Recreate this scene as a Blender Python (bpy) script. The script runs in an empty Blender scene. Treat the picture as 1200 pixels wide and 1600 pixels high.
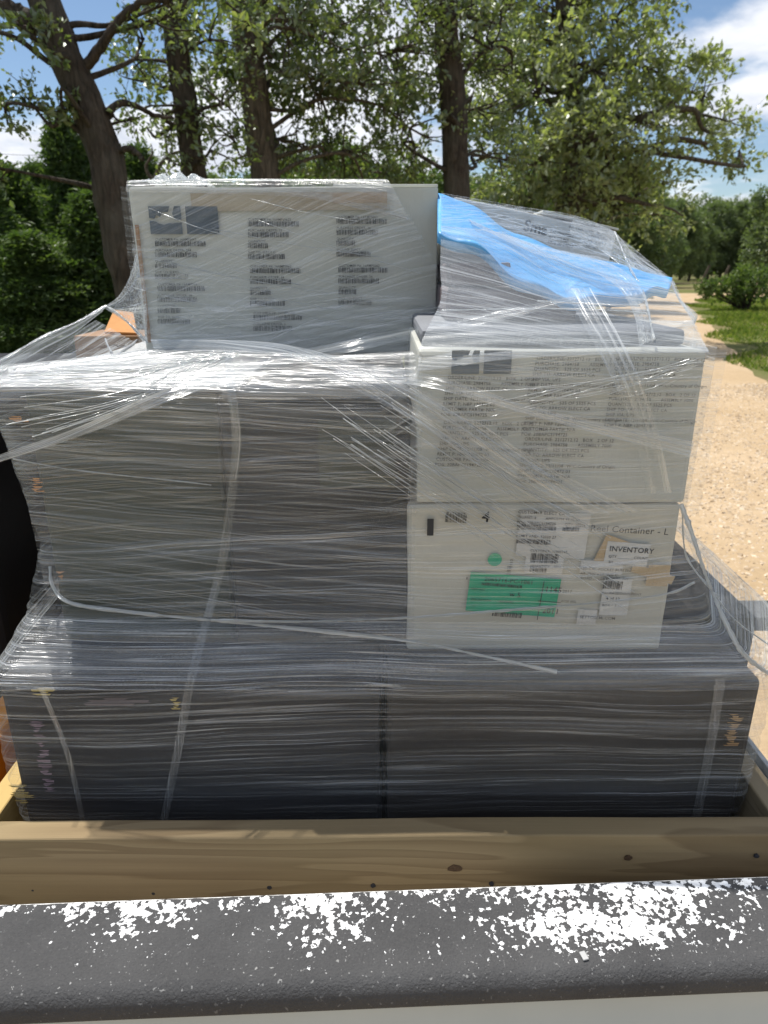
import bpy, bmesh, math, random
import numpy as np
from mathutils import Vector, Matrix

# ------------------------------------------------------------------ camera, sky, sun, exposure
S = bpy.context.scene
COL = S.collection
F_PX, PITCH, H = 1085.0, math.radians(19.5), 1.70      # focal length in photo pixels, tilt down, eye height
SUN_EL, SUN_AZ = 68.0, -35.0                            # elevation; azimuth from straight ahead, minus = left
cam_d = bpy.data.cameras.new("camera")
cam = bpy.data.objects.new("camera", cam_d); COL.objects.link(cam)
cam.location = (0, 0, H); cam.rotation_euler = (math.pi / 2 - PITCH, 0, 0)
cam_d.sensor_fit = 'VERTICAL'; cam_d.sensor_height = 36.0; cam_d.lens = 36.0 * F_PX / 1600.0
cam_d.clip_start = 0.05; cam_d.clip_end = 3000
cam_d.dof.use_dof = True; cam_d.dof.focus_distance = 1.12; cam_d.dof.aperture_fstop = 7.0
S.camera = cam
S.view_settings.view_transform = 'Standard'; S.view_settings.look = 'None'
S.view_settings.exposure = 0.32; S.view_settings.gamma = 1.0
S.render.engine = 'CYCLES'
S.cycles.transparent_max_bounces = 24; S.cycles.max_bounces = 8
S.cycles.use_denoising = True
S.cycles.sample_clamp_indirect = 6.0
S.cycles.caustics_reflective = False; S.cycles.caustics_refractive = False

def nn(nt, kind, **kw):
    n = nt.nodes.new(kind)
    for k, v in kw.items():
        if k.startswith('i_'):
            key = k[2:]
            n.inputs[int(key) if key.isdigit() else key.replace('_', ' ')].default_value = v
        else: setattr(n, k, v)
    return n
def ramp(nt, src, stops, interp='LINEAR'):
    r = nt.nodes.new('ShaderNodeValToRGB'); r.color_ramp.interpolation = interp
    el = r.color_ramp.elements
    while len(el) < len(stops): el.new(0.5)
    for e, (p, c) in zip(el, stops):
        e.position = p; e.color = (c, c, c, 1) if isinstance(c, (int, float)) else (*c, 1)
    nt.links.new(src, r.inputs[0]); return r.outputs[0]
def math_n(nt, op, a, b=None, c=None, clamp=False):
    n = nt.nodes.new('ShaderNodeMath'); n.operation = op; n.use_clamp = clamp
    for i, x in enumerate((a, b, c)):
        if x is None: continue
        if isinstance(x, (int, float)): n.inputs[i].default_value = x
        else: nt.links.new(x, n.inputs[i])
    return n.outputs[0]
def mixc(nt, fac, a, b, blend='MIX'):
    n = nt.nodes.new('ShaderNodeMix'); n.data_type = 'RGBA'; n.blend_type = blend
    for i, x in ((0, fac), (6, a), (7, b)):
        if isinstance(x, (int, float)): n.inputs[i].default_value = x
        elif isinstance(x, tuple): n.inputs[i].default_value = (*x, 1)
        else: nt.links.new(x, n.inputs[i])
    return n.outputs[2]

W = bpy.data.worlds.new("World"); S.world = W; W.use_nodes = True
nt = W.node_tree; nt.nodes.clear()
sky = nn(nt, 'ShaderNodeTexSky', sky_type='NISHITA', sun_disc=False)
sky.sun_elevation = math.radians(SUN_EL); sky.sun_rotation = math.radians(SUN_AZ)
sky.air_density = 1.0; sky.dust_density = 0.2; sky.ozone_density = 3.0
tc = nn(nt, 'ShaderNodeTexCoord')
sep = nn(nt, 'ShaderNodeSeparateXYZ'); nt.links.new(tc.outputs['Generated'], sep.inputs[0])
zc = math_n(nt, 'ADD', math_n(nt, 'MAXIMUM', sep.outputs[2], 0.0), 0.22)
cmb = nn(nt, 'ShaderNodeCombineXYZ')
nt.links.new(math_n(nt, 'DIVIDE', sep.outputs[0], zc), cmb.inputs[0])
nt.links.new(math_n(nt, 'DIVIDE', sep.outputs[1], zc), cmb.inputs[1])
mp = nn(nt, 'ShaderNodeMapping'); mp.inputs['Location'].default_value = (3.1, 1.35, 0.0)
nt.links.new(cmb.outputs[0], mp.inputs[0])
n1 = nn(nt, 'ShaderNodeTexNoise', i_Scale=1.15, i_Detail=9.0, i_Roughness=0.55); nt.links.new(mp.outputs[0], n1.inputs[0])
n2 = nn(nt, 'ShaderNodeTexNoise', i_Scale=2.6, i_Detail=7.0, i_Roughness=0.6); nt.links.new(mp.outputs[0], n2.inputs[0])
cfac = ramp(nt, n1.outputs[0], [(0.46, 0.0), (0.56, 1.0)], 'EASE')
ccol = ramp(nt, n2.outputs[0], [(0.3, (5.6, 6.1, 7.2)), (0.62, (9.8, 10.0, 10.4))])
skyc = mixc(nt, cfac, sky.outputs[0], ccol)
bg = nn(nt, 'ShaderNodeBackground', i_Strength=0.09); nt.links.new(skyc, bg.inputs[0])
wo = nn(nt, 'ShaderNodeOutputWorld'); nt.links.new(bg.outputs[0], wo.inputs[0])

sd = bpy.data.lights.new("sun", 'SUN'); sd.energy = 4.6; sd.angle = math.radians(0.53); sd.color = (1.0, 0.955, 0.88)
sun = bpy.data.objects.new("sun", sd); COL.objects.link(sun)
az, el = math.radians(SUN_AZ), math.radians(SUN_EL)
to_sun = Vector((math.sin(az) * math.cos(el), math.cos(az) * math.cos(el), math.sin(el)))
sun.rotation_euler = to_sun.to_track_quat('Z', 'Y').to_euler()

# ------------------------------------------------------------------ helpers
def at(u, v, Y):
    """world point on the plane y=Y seen along the ray of photo pixel (u, v)"""
    x, y = (u - 600) / F_PX, (800 - v) / F_PX
    d = Vector((x, math.cos(PITCH) + y * math.sin(PITCH), -math.sin(PITCH) + y * math.cos(PITCH)))
    return Vector((d.x / d.y * Y, Y, H + d.z / d.y * Y))
def px2m(v, Y):
    y = (800 - v) / F_PX
    return Y / (math.cos(PITCH) + y * math.sin(PITCH)) / F_PX
def tag(o, label=None, cat=None, group=None, kind=None):
    for k, v in (('label', label), ('category', cat), ('group', group), ('kind', kind)):
        if v: o[k] = v
    return o
def empty(name, loc=(0, 0, 0)):
    o = bpy.data.objects.new(name, None); COL.objects.link(o); o.location = loc; return o
def link(name, me, mat=None, parent=None):
    o = bpy.data.objects.new(name, me); COL.objects.link(o)
    if mat: me.materials.append(mat)
    if parent: o.parent = parent; o.matrix_parent_inverse = Matrix.Translation(-parent.location) if parent.location.length else Matrix()
    return o
def np_mesh(name, V, Fc, smooth=False, uv=None, tint=None):
    """V (n,3), Fc (m,k) all faces the same size"""
    V = np.asarray(V, np.float32); Fc = np.asarray(Fc, np.int32)
    me = bpy.data.meshes.new(name); m, k = Fc.shape
    me.vertices.add(len(V)); me.vertices.foreach_set('co', V.ravel())
    me.loops.add(m * k); me.loops.foreach_set('vertex_index', Fc.ravel())
    me.polygons.add(m); me.polygons.foreach_set('loop_start', np.arange(0, m * k, k, dtype=np.int32))
    me.polygons.foreach_set('loop_total', np.full(m, k, np.int32))
    me.polygons.foreach_set('use_smooth', np.full(m, smooth, bool))
    if uv is not None:
        l = me.uv_layers.new(name='UVMap'); l.data.foreach_set('uv', np.asarray(uv, np.float32)[Fc.ravel()].ravel())
    if tint is not None:
        a = me.attributes.new('tint', 'FLOAT', 'POINT'); a.data.foreach_set('value', np.asarray(tint, np.float32))
    me.update(calc_edges=True); return me
def merge(parts):
    """parts: list of (V, F quads) -> one"""
    Vs, Fs, n = [], [], 0
    for V, Fc in parts:
        Vs.append(V); Fs.append(np.asarray(Fc) + n); n += len(V)
    return np.concatenate(Vs), np.concatenate(Fs)
def bm_mesh(name, bm, smooth=False):
    me = bpy.data.meshes.new(name); bm.to_mesh(me); bm.free()
    if smooth:
        for p in me.polygons: p.use_smooth = True
    return me
def box_bm(x0, x1, y0, y1, z0, z1, bevel=0.004, bulge=0.0, seed=0, cuts=0, seg=2):
    bm = bmesh.new()
    bmesh.ops.create_cube(bm, size=1.0)
    for v in bm.verts:
        v.co = ((x0 + x1) / 2 + v.co.x * (x1 - x0), (y0 + y1) / 2 + v.co.y * (y1 - y0), (z0 + z1) / 2 + v.co.z * (z1 - z0))
    if bevel: bmesh.ops.bevel(bm, geom=bm.edges[:], offset=bevel, segments=seg, affect='EDGES', profile=0.6)
    if cuts:
        bmesh.ops.subdivide_edges(bm, edges=[e for e in bm.edges if e.calc_length() > 0.08], cuts=cuts, use_grid_fill=True)
        r = random.Random(seed); ph = [r.uniform(0, 6) for _ in range(6)]
        for v in bm.verts:
            fx = math.sin(math.pi * (v.co.x - x0) / (x1 - x0)); fz = math.sin(math.pi * (v.co.z - z0) / (z1 - z0))
            w = math.sin(v.co.x * 17 + ph[0]) * math.sin(v.co.z * 21 + ph[1]) * 0.5 + math.sin(v.co.x * 7 + ph[2] + v.co.z * 9)
            if v.co.y < y0 + 0.001: v.co.y += bulge * w * 0.35 - bulge * fx * fz
            if v.co.x < x0 + 0.001 or v.co.x > x1 - 0.001: v.co.x += bulge * 0.5 * math.sin(v.co.z * 23 + ph[3])
            if v.co.z > z1 - 0.001: v.co.z += bulge * 0.6 * math.sin(v.co.x * 19 + ph[4])
    return bm
def box(name, x0, x1, y0, y1, z0, z1, mat, parent=None, **kw):
    return link(name, bm_mesh(name, box_bm(x0, x1, y0, y1, z0, z1, **kw)), mat, parent)
def crom(pts, n):
    """Catmull-Rom through pts, n samples, even spacing"""
    P = np.array([tuple(p) for p in pts], float)
    if len(P) == 2: return P[0] + (P[1] - P[0]) * np.linspace(0, 1, n)[:, None]
    Q = np.vstack([2 * P[0] - P[1], P, 2 * P[-1] - P[-2]]); out = []
    for i in range(1, len(Q) - 2):
        t = np.linspace(0, 1, 24, endpoint=False)[:, None]
        a, b, c, d = Q[i - 1], Q[i], Q[i + 1], Q[i + 2]
        out.append(0.5 * (2 * b + (c - a) * t + (2 * a - 5 * b + 4 * c - d) * t ** 2 + (3 * b - a - 3 * c + d) * t ** 3))
    out.append(P[-1:]); C = np.concatenate(out)
    s = np.concatenate([[0], np.cumsum(np.linalg.norm(np.diff(C, axis=0), axis=1))])
    q = np.linspace(0, s[-1], n)
    return np.stack([np.interp(q, s, C[:, k]) for k in range(C.shape[1])], 1)
def tube(pts, rad, sides=8, jitter=0.0, rng=None):
    P = np.asarray(pts, float); n = len(P); rad = np.broadcast_to(rad, (n,))
    T = np.gradient(P, axis=0); T /= np.linalg.norm(T, axis=1)[:, None] + 1e-9
    ref = np.array([0, 0, 1.0]) if abs(T[0, 2]) < 0.8 else np.array([1.0, 0, 0])
    A = np.cross(T, ref); A /= np.linalg.norm(A, axis=1)[:, None] + 1e-9; B = np.cross(T, A)
    a = np.linspace(0, 2 * math.pi, sides, endpoint=False)
    r = rad[:, None] * np.ones(sides)
    if jitter: r = r * (1 + jitter * rng.standard_normal((n, sides)))
    V = P[:, None] + (A[:, None] * np.cos(a)[None, :, None] + B[:, None] * np.sin(a)[None, :, None]) * r[..., None]
    i, j = np.meshgrid(np.arange(n - 1), np.arange(sides), indexing='ij'); j2 = (j + 1) % sides
    Fc = np.stack([i * sides + j, i * sides + j2, (i + 1) * sides + j2, (i + 1) * sides + j], -1).reshape(-1, 4)
    return V.reshape(-1, 3), Fc
def grid_faces(nu, nv, closed=False):
    i, j = np.meshgrid(np.arange(nu if closed else nu - 1), np.arange(nv - 1), indexing='ij'); i2 = (i + 1) % nu
    return np.stack([i * nv + j, i2 * nv + j, i2 * nv + j + 1, i * nv + j + 1], -1).reshape(-1, 4)

# ------------------------------------------------------------------ materials
def new_mat(name):
    m = bpy.data.materials.new(name); m.use_nodes = True; t = m.node_tree; t.nodes.clear()
    out = nn(t, 'ShaderNodeOutputMaterial'); return m, t, out
def bump(t, height, strength=0.3, dist=0.01, normal=None):
    b = nn(t, 'ShaderNodeBump', i_Strength=strength, i_Distance=dist); t.links.new(height, b.inputs['Height']); return b.outputs[0]
def noise(t, co, scale, detail=4.0, rough=0.55, vec=None, dist=0.0):
    if vec:
        m = nn(t, 'ShaderNodeMapping'); m.inputs['Scale'].default_value = vec; t.links.new(co, m.inputs[0]); co = m.outputs[0]
    n = nn(t, 'ShaderNodeTexNoise', i_Scale=scale, i_Detail=detail, i_Roughness=rough, i_Distortion=dist); t.links.new(co, n.inputs[0])
    return n.outputs[0]
def simple(name, c1, c2, scale=8.0, rough=0.7, bscale=60.0, bstr=0.15, vec=None, spec=0.4, metal=0.0, detail=6.0):
    m, t, out = new_mat(name); co = nn(t, 'ShaderNodeTexCoord').outputs['Object']
    col = mixc(t, ramp(t, noise(t, co, scale, detail, vec=vec), [(0.3, 0.0), (0.7, 1.0)]), c1, c2)
    p = nn(t, 'ShaderNodeBsdfPrincipled', i_Roughness=rough, i_Metallic=metal)
    p.inputs['Specular IOR Level'].default_value = spec
    t.links.new(col, p.inputs['Base Color'])
    t.links.new(bump(t, noise(t, co, bscale, 4.0, vec=vec), bstr, 0.004), p.inputs['Normal'])
    t.links.new(p.outputs[0], out.inputs[0]); return m
def flat(name, c, rough=0.6, spec=0.3):
    return simple(name, tuple(x * 0.88 for x in c), tuple(min(1, x * 1.08) for x in c), 30.0, rough, 200.0, 0.05, spec=spec)

M = {}
M['carton_white'] = simple('white_cardboard', (0.47, 0.475, 0.42), (0.56, 0.565, 0.52), 5.0, 0.75, 90.0, 0.12, vec=(1, 1, 0.35))
M['carton_pale'] = simple('pale_cardboard', (0.45, 0.44, 0.38), (0.55, 0.54, 0.48), 4.0, 0.75, 90.0, 0.12)
M['lid_white'] = simple('white_foam_board', (0.38, 0.39, 0.39), (0.46, 0.46, 0.46), 6.0, 0.6, 50.0, 0.1)
M['kraft'] = simple('brown_cardboard', (0.24, 0.13, 0.06), (0.34, 0.19, 0.09), 7.0, 0.8, 80.0, 0.2)
M['kraft_orange'] = simple('orange_brown_cardboard', (0.50, 0.22, 0.07), (0.62, 0.30, 0.10), 7.0, 0.8, 80.0, 0.2)
M['carton_green'] = simple('grey_green_carton', (0.034, 0.042, 0.033), (0.056, 0.066, 0.052), 3.0, 0.6, 60.0, 0.1)
M['carton_slate'] = simple('slate_carton', (0.018, 0.020, 0.022), (0.030, 0.033, 0.035), 3.0, 0.6, 60.0, 0.1)
M['carton_char'] = simple('charcoal_carton', (0.020, 0.020, 0.023), (0.034, 0.034, 0.037), 3.0, 0.6, 60.0, 0.1)
M['carton_brownblack'] = simple('dark_brown_carton', (0.032, 0.029, 0.027), (0.050, 0.045, 0.041), 3.0, 0.6, 60.0, 0.1)
M['carton_plum'] = simple('dull_purple_brown_carton', (0.10, 0.075, 0.085), (0.15, 0.12, 0.125), 5.0, 0.7, 60.0, 0.1)
M['carton_grey'] = simple('grey_carton', (0.17, 0.18, 0.20), (0.23, 0.24, 0.26), 5.0, 0.7, 60.0, 0.1)
M['blue_bag'] = simple('blue_plastic', (0.06, 0.30, 0.66), (0.13, 0.43, 0.78), 9.0, 0.38, 45.0, 0.6, spec=0.5)
M['ink'] = flat('black_ink', (0.035, 0.035, 0.04), 0.7)
M['ink_grey'] = flat('grey_ink', (0.04, 0.042, 0.046), 0.7)
M['ink_navy'] = flat('slate_blue_ink', (0.10, 0.125, 0.15), 0.7)
M['paper'] = flat('white_paper_label', (0.56, 0.56, 0.54), 0.6)
M['green_paper'] = flat('green_paper', (0.03, 0.36, 0.20), 0.6)
M['tape'] = simple('tan_tape', (0.40, 0.30, 0.18), (0.48, 0.38, 0.25), 9.0, 0.35, 30.0, 0.15, spec=0.5)
M['tape_brown'] = simple('brown_tape', (0.24, 0.13, 0.055), (0.42, 0.29, 0.15), 3.0, 0.4, 30.0, 0.15, vec=(1, 1, 1))
M['tape_pale'] = simple('tan_paper_tape', (0.33, 0.27, 0.19), (0.46, 0.41, 0.32), 6.0, 0.5, 40.0, 0.15)
M['yellow'] = simple('yellow_label', (0.36, 0.28, 0.08), (0.55, 0.43, 0.15), 20.0, 0.5, 60.0, 0.1)
M['mauve'] = simple('mauve_label', (0.16, 0.11, 0.15), (0.30, 0.22, 0.27), 40.0, 0.5, 60.0, 0.1)
M['black'] = simple('black_plastic', (0.006, 0.006, 0.008), (0.010, 0.010, 0.012), 9.0, 0.6, 90.0, 0.1, spec=0.2)
M['orange'] = simple('orange_paint', (0.72, 0.24, 0.02), (0.80, 0.31, 0.03), 5.0, 0.4, 60.0, 0.03, spec=0.4)
M['panel'] = simple('pale_grey_paint', (0.40, 0.44, 0.435), (0.48, 0.52, 0.51), 3.0, 0.42, 40.0, 0.02, spec=0.35)
M['galv'] = simple('scuffed_galvanised_metal', (0.33, 0.34, 0.33), (0.62, 0.62, 0.60), 28.0, 0.5, 60.0, 0.3, spec=0.5)
M['deck'] = simple('dark_bed_liner', (0.02, 0.02, 0.02), (0.04, 0.04, 0.04), 20.0, 0.8, 120.0, 0.4)

def film_mat(name, haze=(0.06, 0.26), line=0.5, across=105.0, along=1.7, gloss=0.3, milky=0.9, crink=0.0, width=0.035):
    """stretch film: clear plastic whose stretched folds catch light; UV.x runs along the pull, UV.y across it (metres)"""
    m, t, out = new_mat(name); uv = nn(t, 'ShaderNodeTexCoord').outputs['UV']
    wv = noise(t, uv, 1.0, 2.0, 0.5, vec=(2.2, 4.0, 1)); wb = noise(t, uv, 1.0, 1.0, 0.5, vec=(0.9, 1.1, 1))
    wy = math_n(t, 'ADD', math_n(t, 'MULTIPLY', math_n(t, 'SUBTRACT', wv, 0.5), 0.035), math_n(t, 'MULTIPLY', math_n(t, 'SUBTRACT', wb, 0.5), 0.12))
    wc = nn(t, 'ShaderNodeCombineXYZ'); t.links.new(wy, wc.inputs[1]); va = nn(t, 'ShaderNodeVectorMath', operation='ADD')
    t.links.new(uv, va.inputs[0]); t.links.new(wc.outputs[0], va.inputs[1]); uv = va.outputs[0]      # the pull wanders a little
    def ridge(n, w): return ramp(t, math_n(t, 'ABSOLUTE', math_n(t, 'SUBTRACT', n, 0.5)), [(0.0, 1.0), (w * 0.45, 0.55), (w, 0.0)])
    a = noise(t, uv, 1.0, 2.0, 0.5, vec=(along * 1.2, across * 1.5, 1), dist=0.12)
    b = noise(t, uv, 1.0, 3.0, 0.6, vec=(along * 0.6, across * 0.5, 1), dist=0.25)
    f = noise(t, uv, 1.0, 3.0, 0.6, vec=(along * 1.7, across * 3.4, 1), dist=0.1)
    c = noise(t, uv, 1.0, 3.0, 0.55, vec=(1.5, 9.0, 1), dist=0.5)
    d = noise(t, uv, 1.0, 2.0, 0.5, vec=(0.9, 26.0, 1), dist=0.3)
    gate = ramp(t, noise(t, uv, 1.0, 2.0, 0.5, vec=(2.6, across * 0.4, 1)), [(0.44, 0.0), (0.68, 1.0)])
    ln = math_n(t, 'MAXIMUM', math_n(t, 'MULTIPLY', ridge(a, width), gate), math_n(t, 'MULTIPLY', ridge(b, width * 0.6), 0.7))
    fl = ramp(t, f, [(0.36, 0.0), (0.74, 1.0)])
    s = math_n(t, 'ADD', math_n(t, 'MULTIPLY', fl, 0.45), math_n(t, 'MULTIPLY', ramp(t, b, [(0.35, 0.0), (0.68, 1.0)]), 0.3))
    s = math_n(t, 'ADD', s, math_n(t, 'MULTIPLY', ramp(t, d, [(0.42, 0.0), (0.66, 1.0)]), 0.35))
    s = math_n(t, 'MULTIPLY', s, ramp(t, c, [(0.32, 0.30), (0.66, 1.30)]))
    cov = math_n(t, 'ADD', haze[0], math_n(t, 'MULTIPLY', s, (haze[1] - haze[0]) * 1.5))
    if crink:
        k = noise(t, uv, 75.0, 3.0, 0.65, dist=1.6); cov = math_n(t, 'ADD', cov, math_n(t, 'MULTIPLY', ridge(k, 0.05), crink))
    cov = math_n(t, 'ADD', cov, math_n(t, 'MULTIPLY', ln, line), clamp=True)
    cov = math_n(t, 'MINIMUM', cov, 0.94)
    hgt = math_n(t, 'ADD', math_n(t, 'MULTIPLY', a, 0.7), math_n(t, 'MULTIPLY', f, 0.35))
    nrm = bump(t, hgt, 0.8, 0.008)
    dif = nn(t, 'ShaderNodeBsdfDiffuse', i_Color=(milky * 0.94, milky * 0.985, milky, 1)); t.links.new(nrm, dif.inputs['Normal'])
    trl = nn(t, 'ShaderNodeBsdfTranslucent', i_Color=(milky * 0.94, milky * 0.985, milky, 1))
    gls = nn(t, 'ShaderNodeBsdfGlossy', i_Roughness=0.2, i_Color=(0.95, 0.96, 0.98, 1)); t.links.new(nrm, gls.inputs['Normal'])
    mx = nn(t, 'ShaderNodeMixShader', i_0=0.42); t.links.new(dif.outputs[0], mx.inputs[1]); t.links.new(trl.outputs[0], mx.inputs[2])
    m2 = nn(t, 'ShaderNodeMixShader', i_0=gloss); t.links.new(mx.outputs[0], m2.inputs[1]); t.links.new(gls.outputs[0], m2.inputs[2])
    tr = nn(t, 'ShaderNodeBsdfTransparent', i_Color=(0.97, 0.975, 0.98, 1))
    m3 = nn(t, 'ShaderNodeMixShader'); t.links.new(cov, m3.inputs[0]); t.links.new(tr.outputs[0], m3.inputs[1]); t.links.new(m2.outputs[0], m3.inputs[2])
    t.links.new(m3.outputs[0], out.inputs[0]); return m
M['film'] = film_mat('stretch_film', (0.012, 0.115), 0.40, along=0.9)
M['film_low'] = film_mat('stretch_film_dense', (0.008, 0.125), 0.46, along=0.75)
M['film_veil'] = film_mat('stretch_film_veil', (0.04, 0.13), 0.30, along=1.0)
M['film_top'] = film_mat('stretch_film_gathered', (0.12, 0.36), 0.50, across=90.0, along=1.1, milky=0.52)
M['film_ledge'] = film_mat('stretch_film_sky_sheen', (0.06, 0.30), 0.60, across=85.0, along=1.0, milky=0.9, crink=0.10)  # sky reflection on the ledge put in as extra milky haze
M['film_mid'] = film_mat('stretch_film_hazy', (0.16, 0.40), 0.45, across=80.0, along=1.2, crink=0.08)
M['film_tent'] = film_mat('stretch_film_tent', (0.14, 0.38), 0.55, across=70.0, along=2.6, crink=0.45)
M['film_clear'] = film_mat('stretch_film_clear', (0.04, 0.18), 0.5, across=60.0, along=1.6, crink=0.08, width=0.045)
M['film_glint'] = film_mat('stretch_film_glinting', (0.02, 0.10), 0.5, across=55.0, along=1.6, crink=0.22, width=0.045, gloss=0.4)
M['film_band'] = film_mat('stretch_film_band', (0.12, 0.5), 0.5, across=110.0, along=1.0)
M['film_fold'] = film_mat('stretch_film_fold', (0.07, 0.26), 0.35, across=200.0, along=3.0)
M['film_rope'] = film_mat('stretch_film_rope', (0.6, 0.9), 0.3, across=300.0, along=6.0)

def wood_mat(name, c1, c2, axis=0):
    m, t, out = new_mat(name); co = nn(t, 'ShaderNodeTexCoord').outputs['Object']
    v = [38.0, 38.0, 38.0]; v[axis] = 1.3
    vv = [9.0, 9.0, 9.0]; vv[axis] = 0.8
    g = noise(t, co, 1.0, 3.0, 0.5, vec=tuple(vv), dist=0.6)
    rings = math_n(t, 'FRACT', math_n(t, 'MULTIPLY', g, 9.0))
    rings = ramp(t, rings, [(0.0, 0.9), (0.55, 0.25), (0.9, 0.0), (1.0, 0.9)])
    fine = noise(t, co, 1.0, 5.0, 0.65, vec=tuple(x * 6 if i != axis else 3.0 for i, x in enumerate(v)))
    big = noise(t, co, 2.2, 3.0)
    col = mixc(t, math_n(t, 'MULTIPLY', rings, 0.62), c1, c2)
    col = mixc(t, math_n(t, 'MULTIPLY', fine, 0.35), col, tuple(x * 0.55 for x in c2))
    col = mixc(t, ramp(t, big, [(0.4, 0.0), (0.7, 0.45)]), col, (c1[0] * 0.75, c1[1] * 0.82, c1[2] * 0.72))
    p = nn(t, 'ShaderNodeBsdfPrincipled', i_Roughness=0.72); p.inputs['Specular IOR Level'].default_value = 0.25
    t.links.new(col, p.inputs['Base Color'])
    t.links.new(bump(t, math_n(t, 'ADD', fine, rings), 0.25, 0.002), p.inputs['Normal'])
    t.links.new(p.outputs[0], out.inputs[0]); return m
M['wood_x'] = wood_mat('treated_pine_along', (0.33, 0.245, 0.135), (0.16, 0.105, 0.054), 0)
M['wood_y'] = wood_mat('treated_pine_sunlit_tone', (0.60, 0.42, 0.17), (0.42, 0.27, 0.10), 1)  # left board: sunlight put into a lighter, yellower pine colour
M['wood_y2'] = wood_mat('treated_pine_shaded_tone', (0.30, 0.24, 0.15), (0.22, 0.17, 0.10), 1)  # right board: same pine with its shade put into the colour
M['knot'] = simple('dark_knot_wood', (0.045, 0.024, 0.013), (0.11, 0.065, 0.032), 220.0, 0.7, 200.0, 0.3)

def bark_mat(name, c1, c2):
    m, t, out = new_mat(name); co = nn(t, 'ShaderNodeTexCoord').outputs['Object']
    a = noise(t, co, 1.0, 6.0, 0.65, vec=(26, 26, 5.0), dist=0.8); b = noise(t, co, 3.0, 4.0)
    col = mixc(t, ramp(t, a, [(0.35, 0.0), (0.62, 1.0)]), c1, c2)
    col = mixc(t, ramp(t, b, [(0.4, 0.0), (0.75, 0.5)]), col, (0.16, 0.15, 0.125))
    p = nn(t, 'ShaderNodeBsdfPrincipled', i_Roughness=0.9); p.inputs['Specular IOR Level'].default_value = 0.15
    t.links.new(col, p.inputs['Base Color']); t.links.new(bump(t, a, 1.0, 0.06), p.inputs['Normal'])
    t.links.new(p.outputs[0], out.inputs[0]); return m
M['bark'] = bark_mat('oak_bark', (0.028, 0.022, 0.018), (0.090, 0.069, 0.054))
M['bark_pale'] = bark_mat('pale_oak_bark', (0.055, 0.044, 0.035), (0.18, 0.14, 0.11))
def leaf_mat(name, c1, c2, c3, trans=0.38, gloss=0.10):
    m, t, out = new_mat(name)
    at_ = nn(t, 'ShaderNodeAttribute', attribute_name='tint').outputs['Fac']
    r = nn(t, 'ShaderNodeValToRGB'); e = r.color_ramp.elements; e.new(0.5)
    for x, (p, c) in zip(e, ((0.0, c1), (0.55, c2), (1.0, c3))): x.position = p; x.color = (*c, 1)
    t.links.new(at_, r.inputs[0])
    d = nn(t, 'ShaderNodeBsdfDiffuse'); t.links.new(r.outputs[0], d.inputs[0])
    hs = mixc(t, 1.0, r.outputs[0], (1.5, 1.75, 0.7), 'MULTIPLY')
    tr = nn(t, 'ShaderNodeBsdfTranslucent'); t.links.new(hs, tr.inputs[0])
    g = nn(t, 'ShaderNodeBsdfGlossy', i_Roughness=0.42, i_Color=(0.9, 0.95, 0.9, 1))
    a = nn(t, 'ShaderNodeMixShader', i_0=trans); t.links.new(d.outputs[0], a.inputs[1]); t.links.new(tr.outputs[0], a.inputs[2])
    b = nn(t, 'ShaderNodeMixShader', i_0=gloss); t.links.new(a.outputs[0], b.inputs[1]); t.links.new(g.outputs[0], b.inputs[2])
    t.links.new(b.outputs[0], out.inputs[0]); return m
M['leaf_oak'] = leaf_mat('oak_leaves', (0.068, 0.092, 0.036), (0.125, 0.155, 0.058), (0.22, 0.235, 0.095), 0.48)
M['leaf_sunlit'] = leaf_mat('sunlit_oak_leaves', (0.14, 0.155, 0.075), (0.25, 0.27, 0.125), (0.36, 0.36, 0.19), 0.48)  # oak leaves with the sunlight on the crown put into their colour
M['leaf_dark'] = leaf_mat('dark_leaves', (0.050, 0.080, 0.028), (0.095, 0.140, 0.045), (0.17, 0.21, 0.065), 0.45, 0.03)
M['leaf_cedar'] = leaf_mat('cedar_needles', (0.040, 0.070, 0.026), (0.078, 0.120, 0.040), (0.14, 0.18, 0.055), 0.38, 0.03)
M['leaf_far'] = leaf_mat('far_leaves', (0.075, 0.105, 0.055), (0.13, 0.165, 0.08), (0.20, 0.225, 0.115), 0.45, 0.04)
M['grass'] = leaf_mat('grass_blades', (0.090, 0.135, 0.032), (0.14, 0.19, 0.045), (0.25, 0.25, 0.085), 0.35, 0.0)

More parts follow.
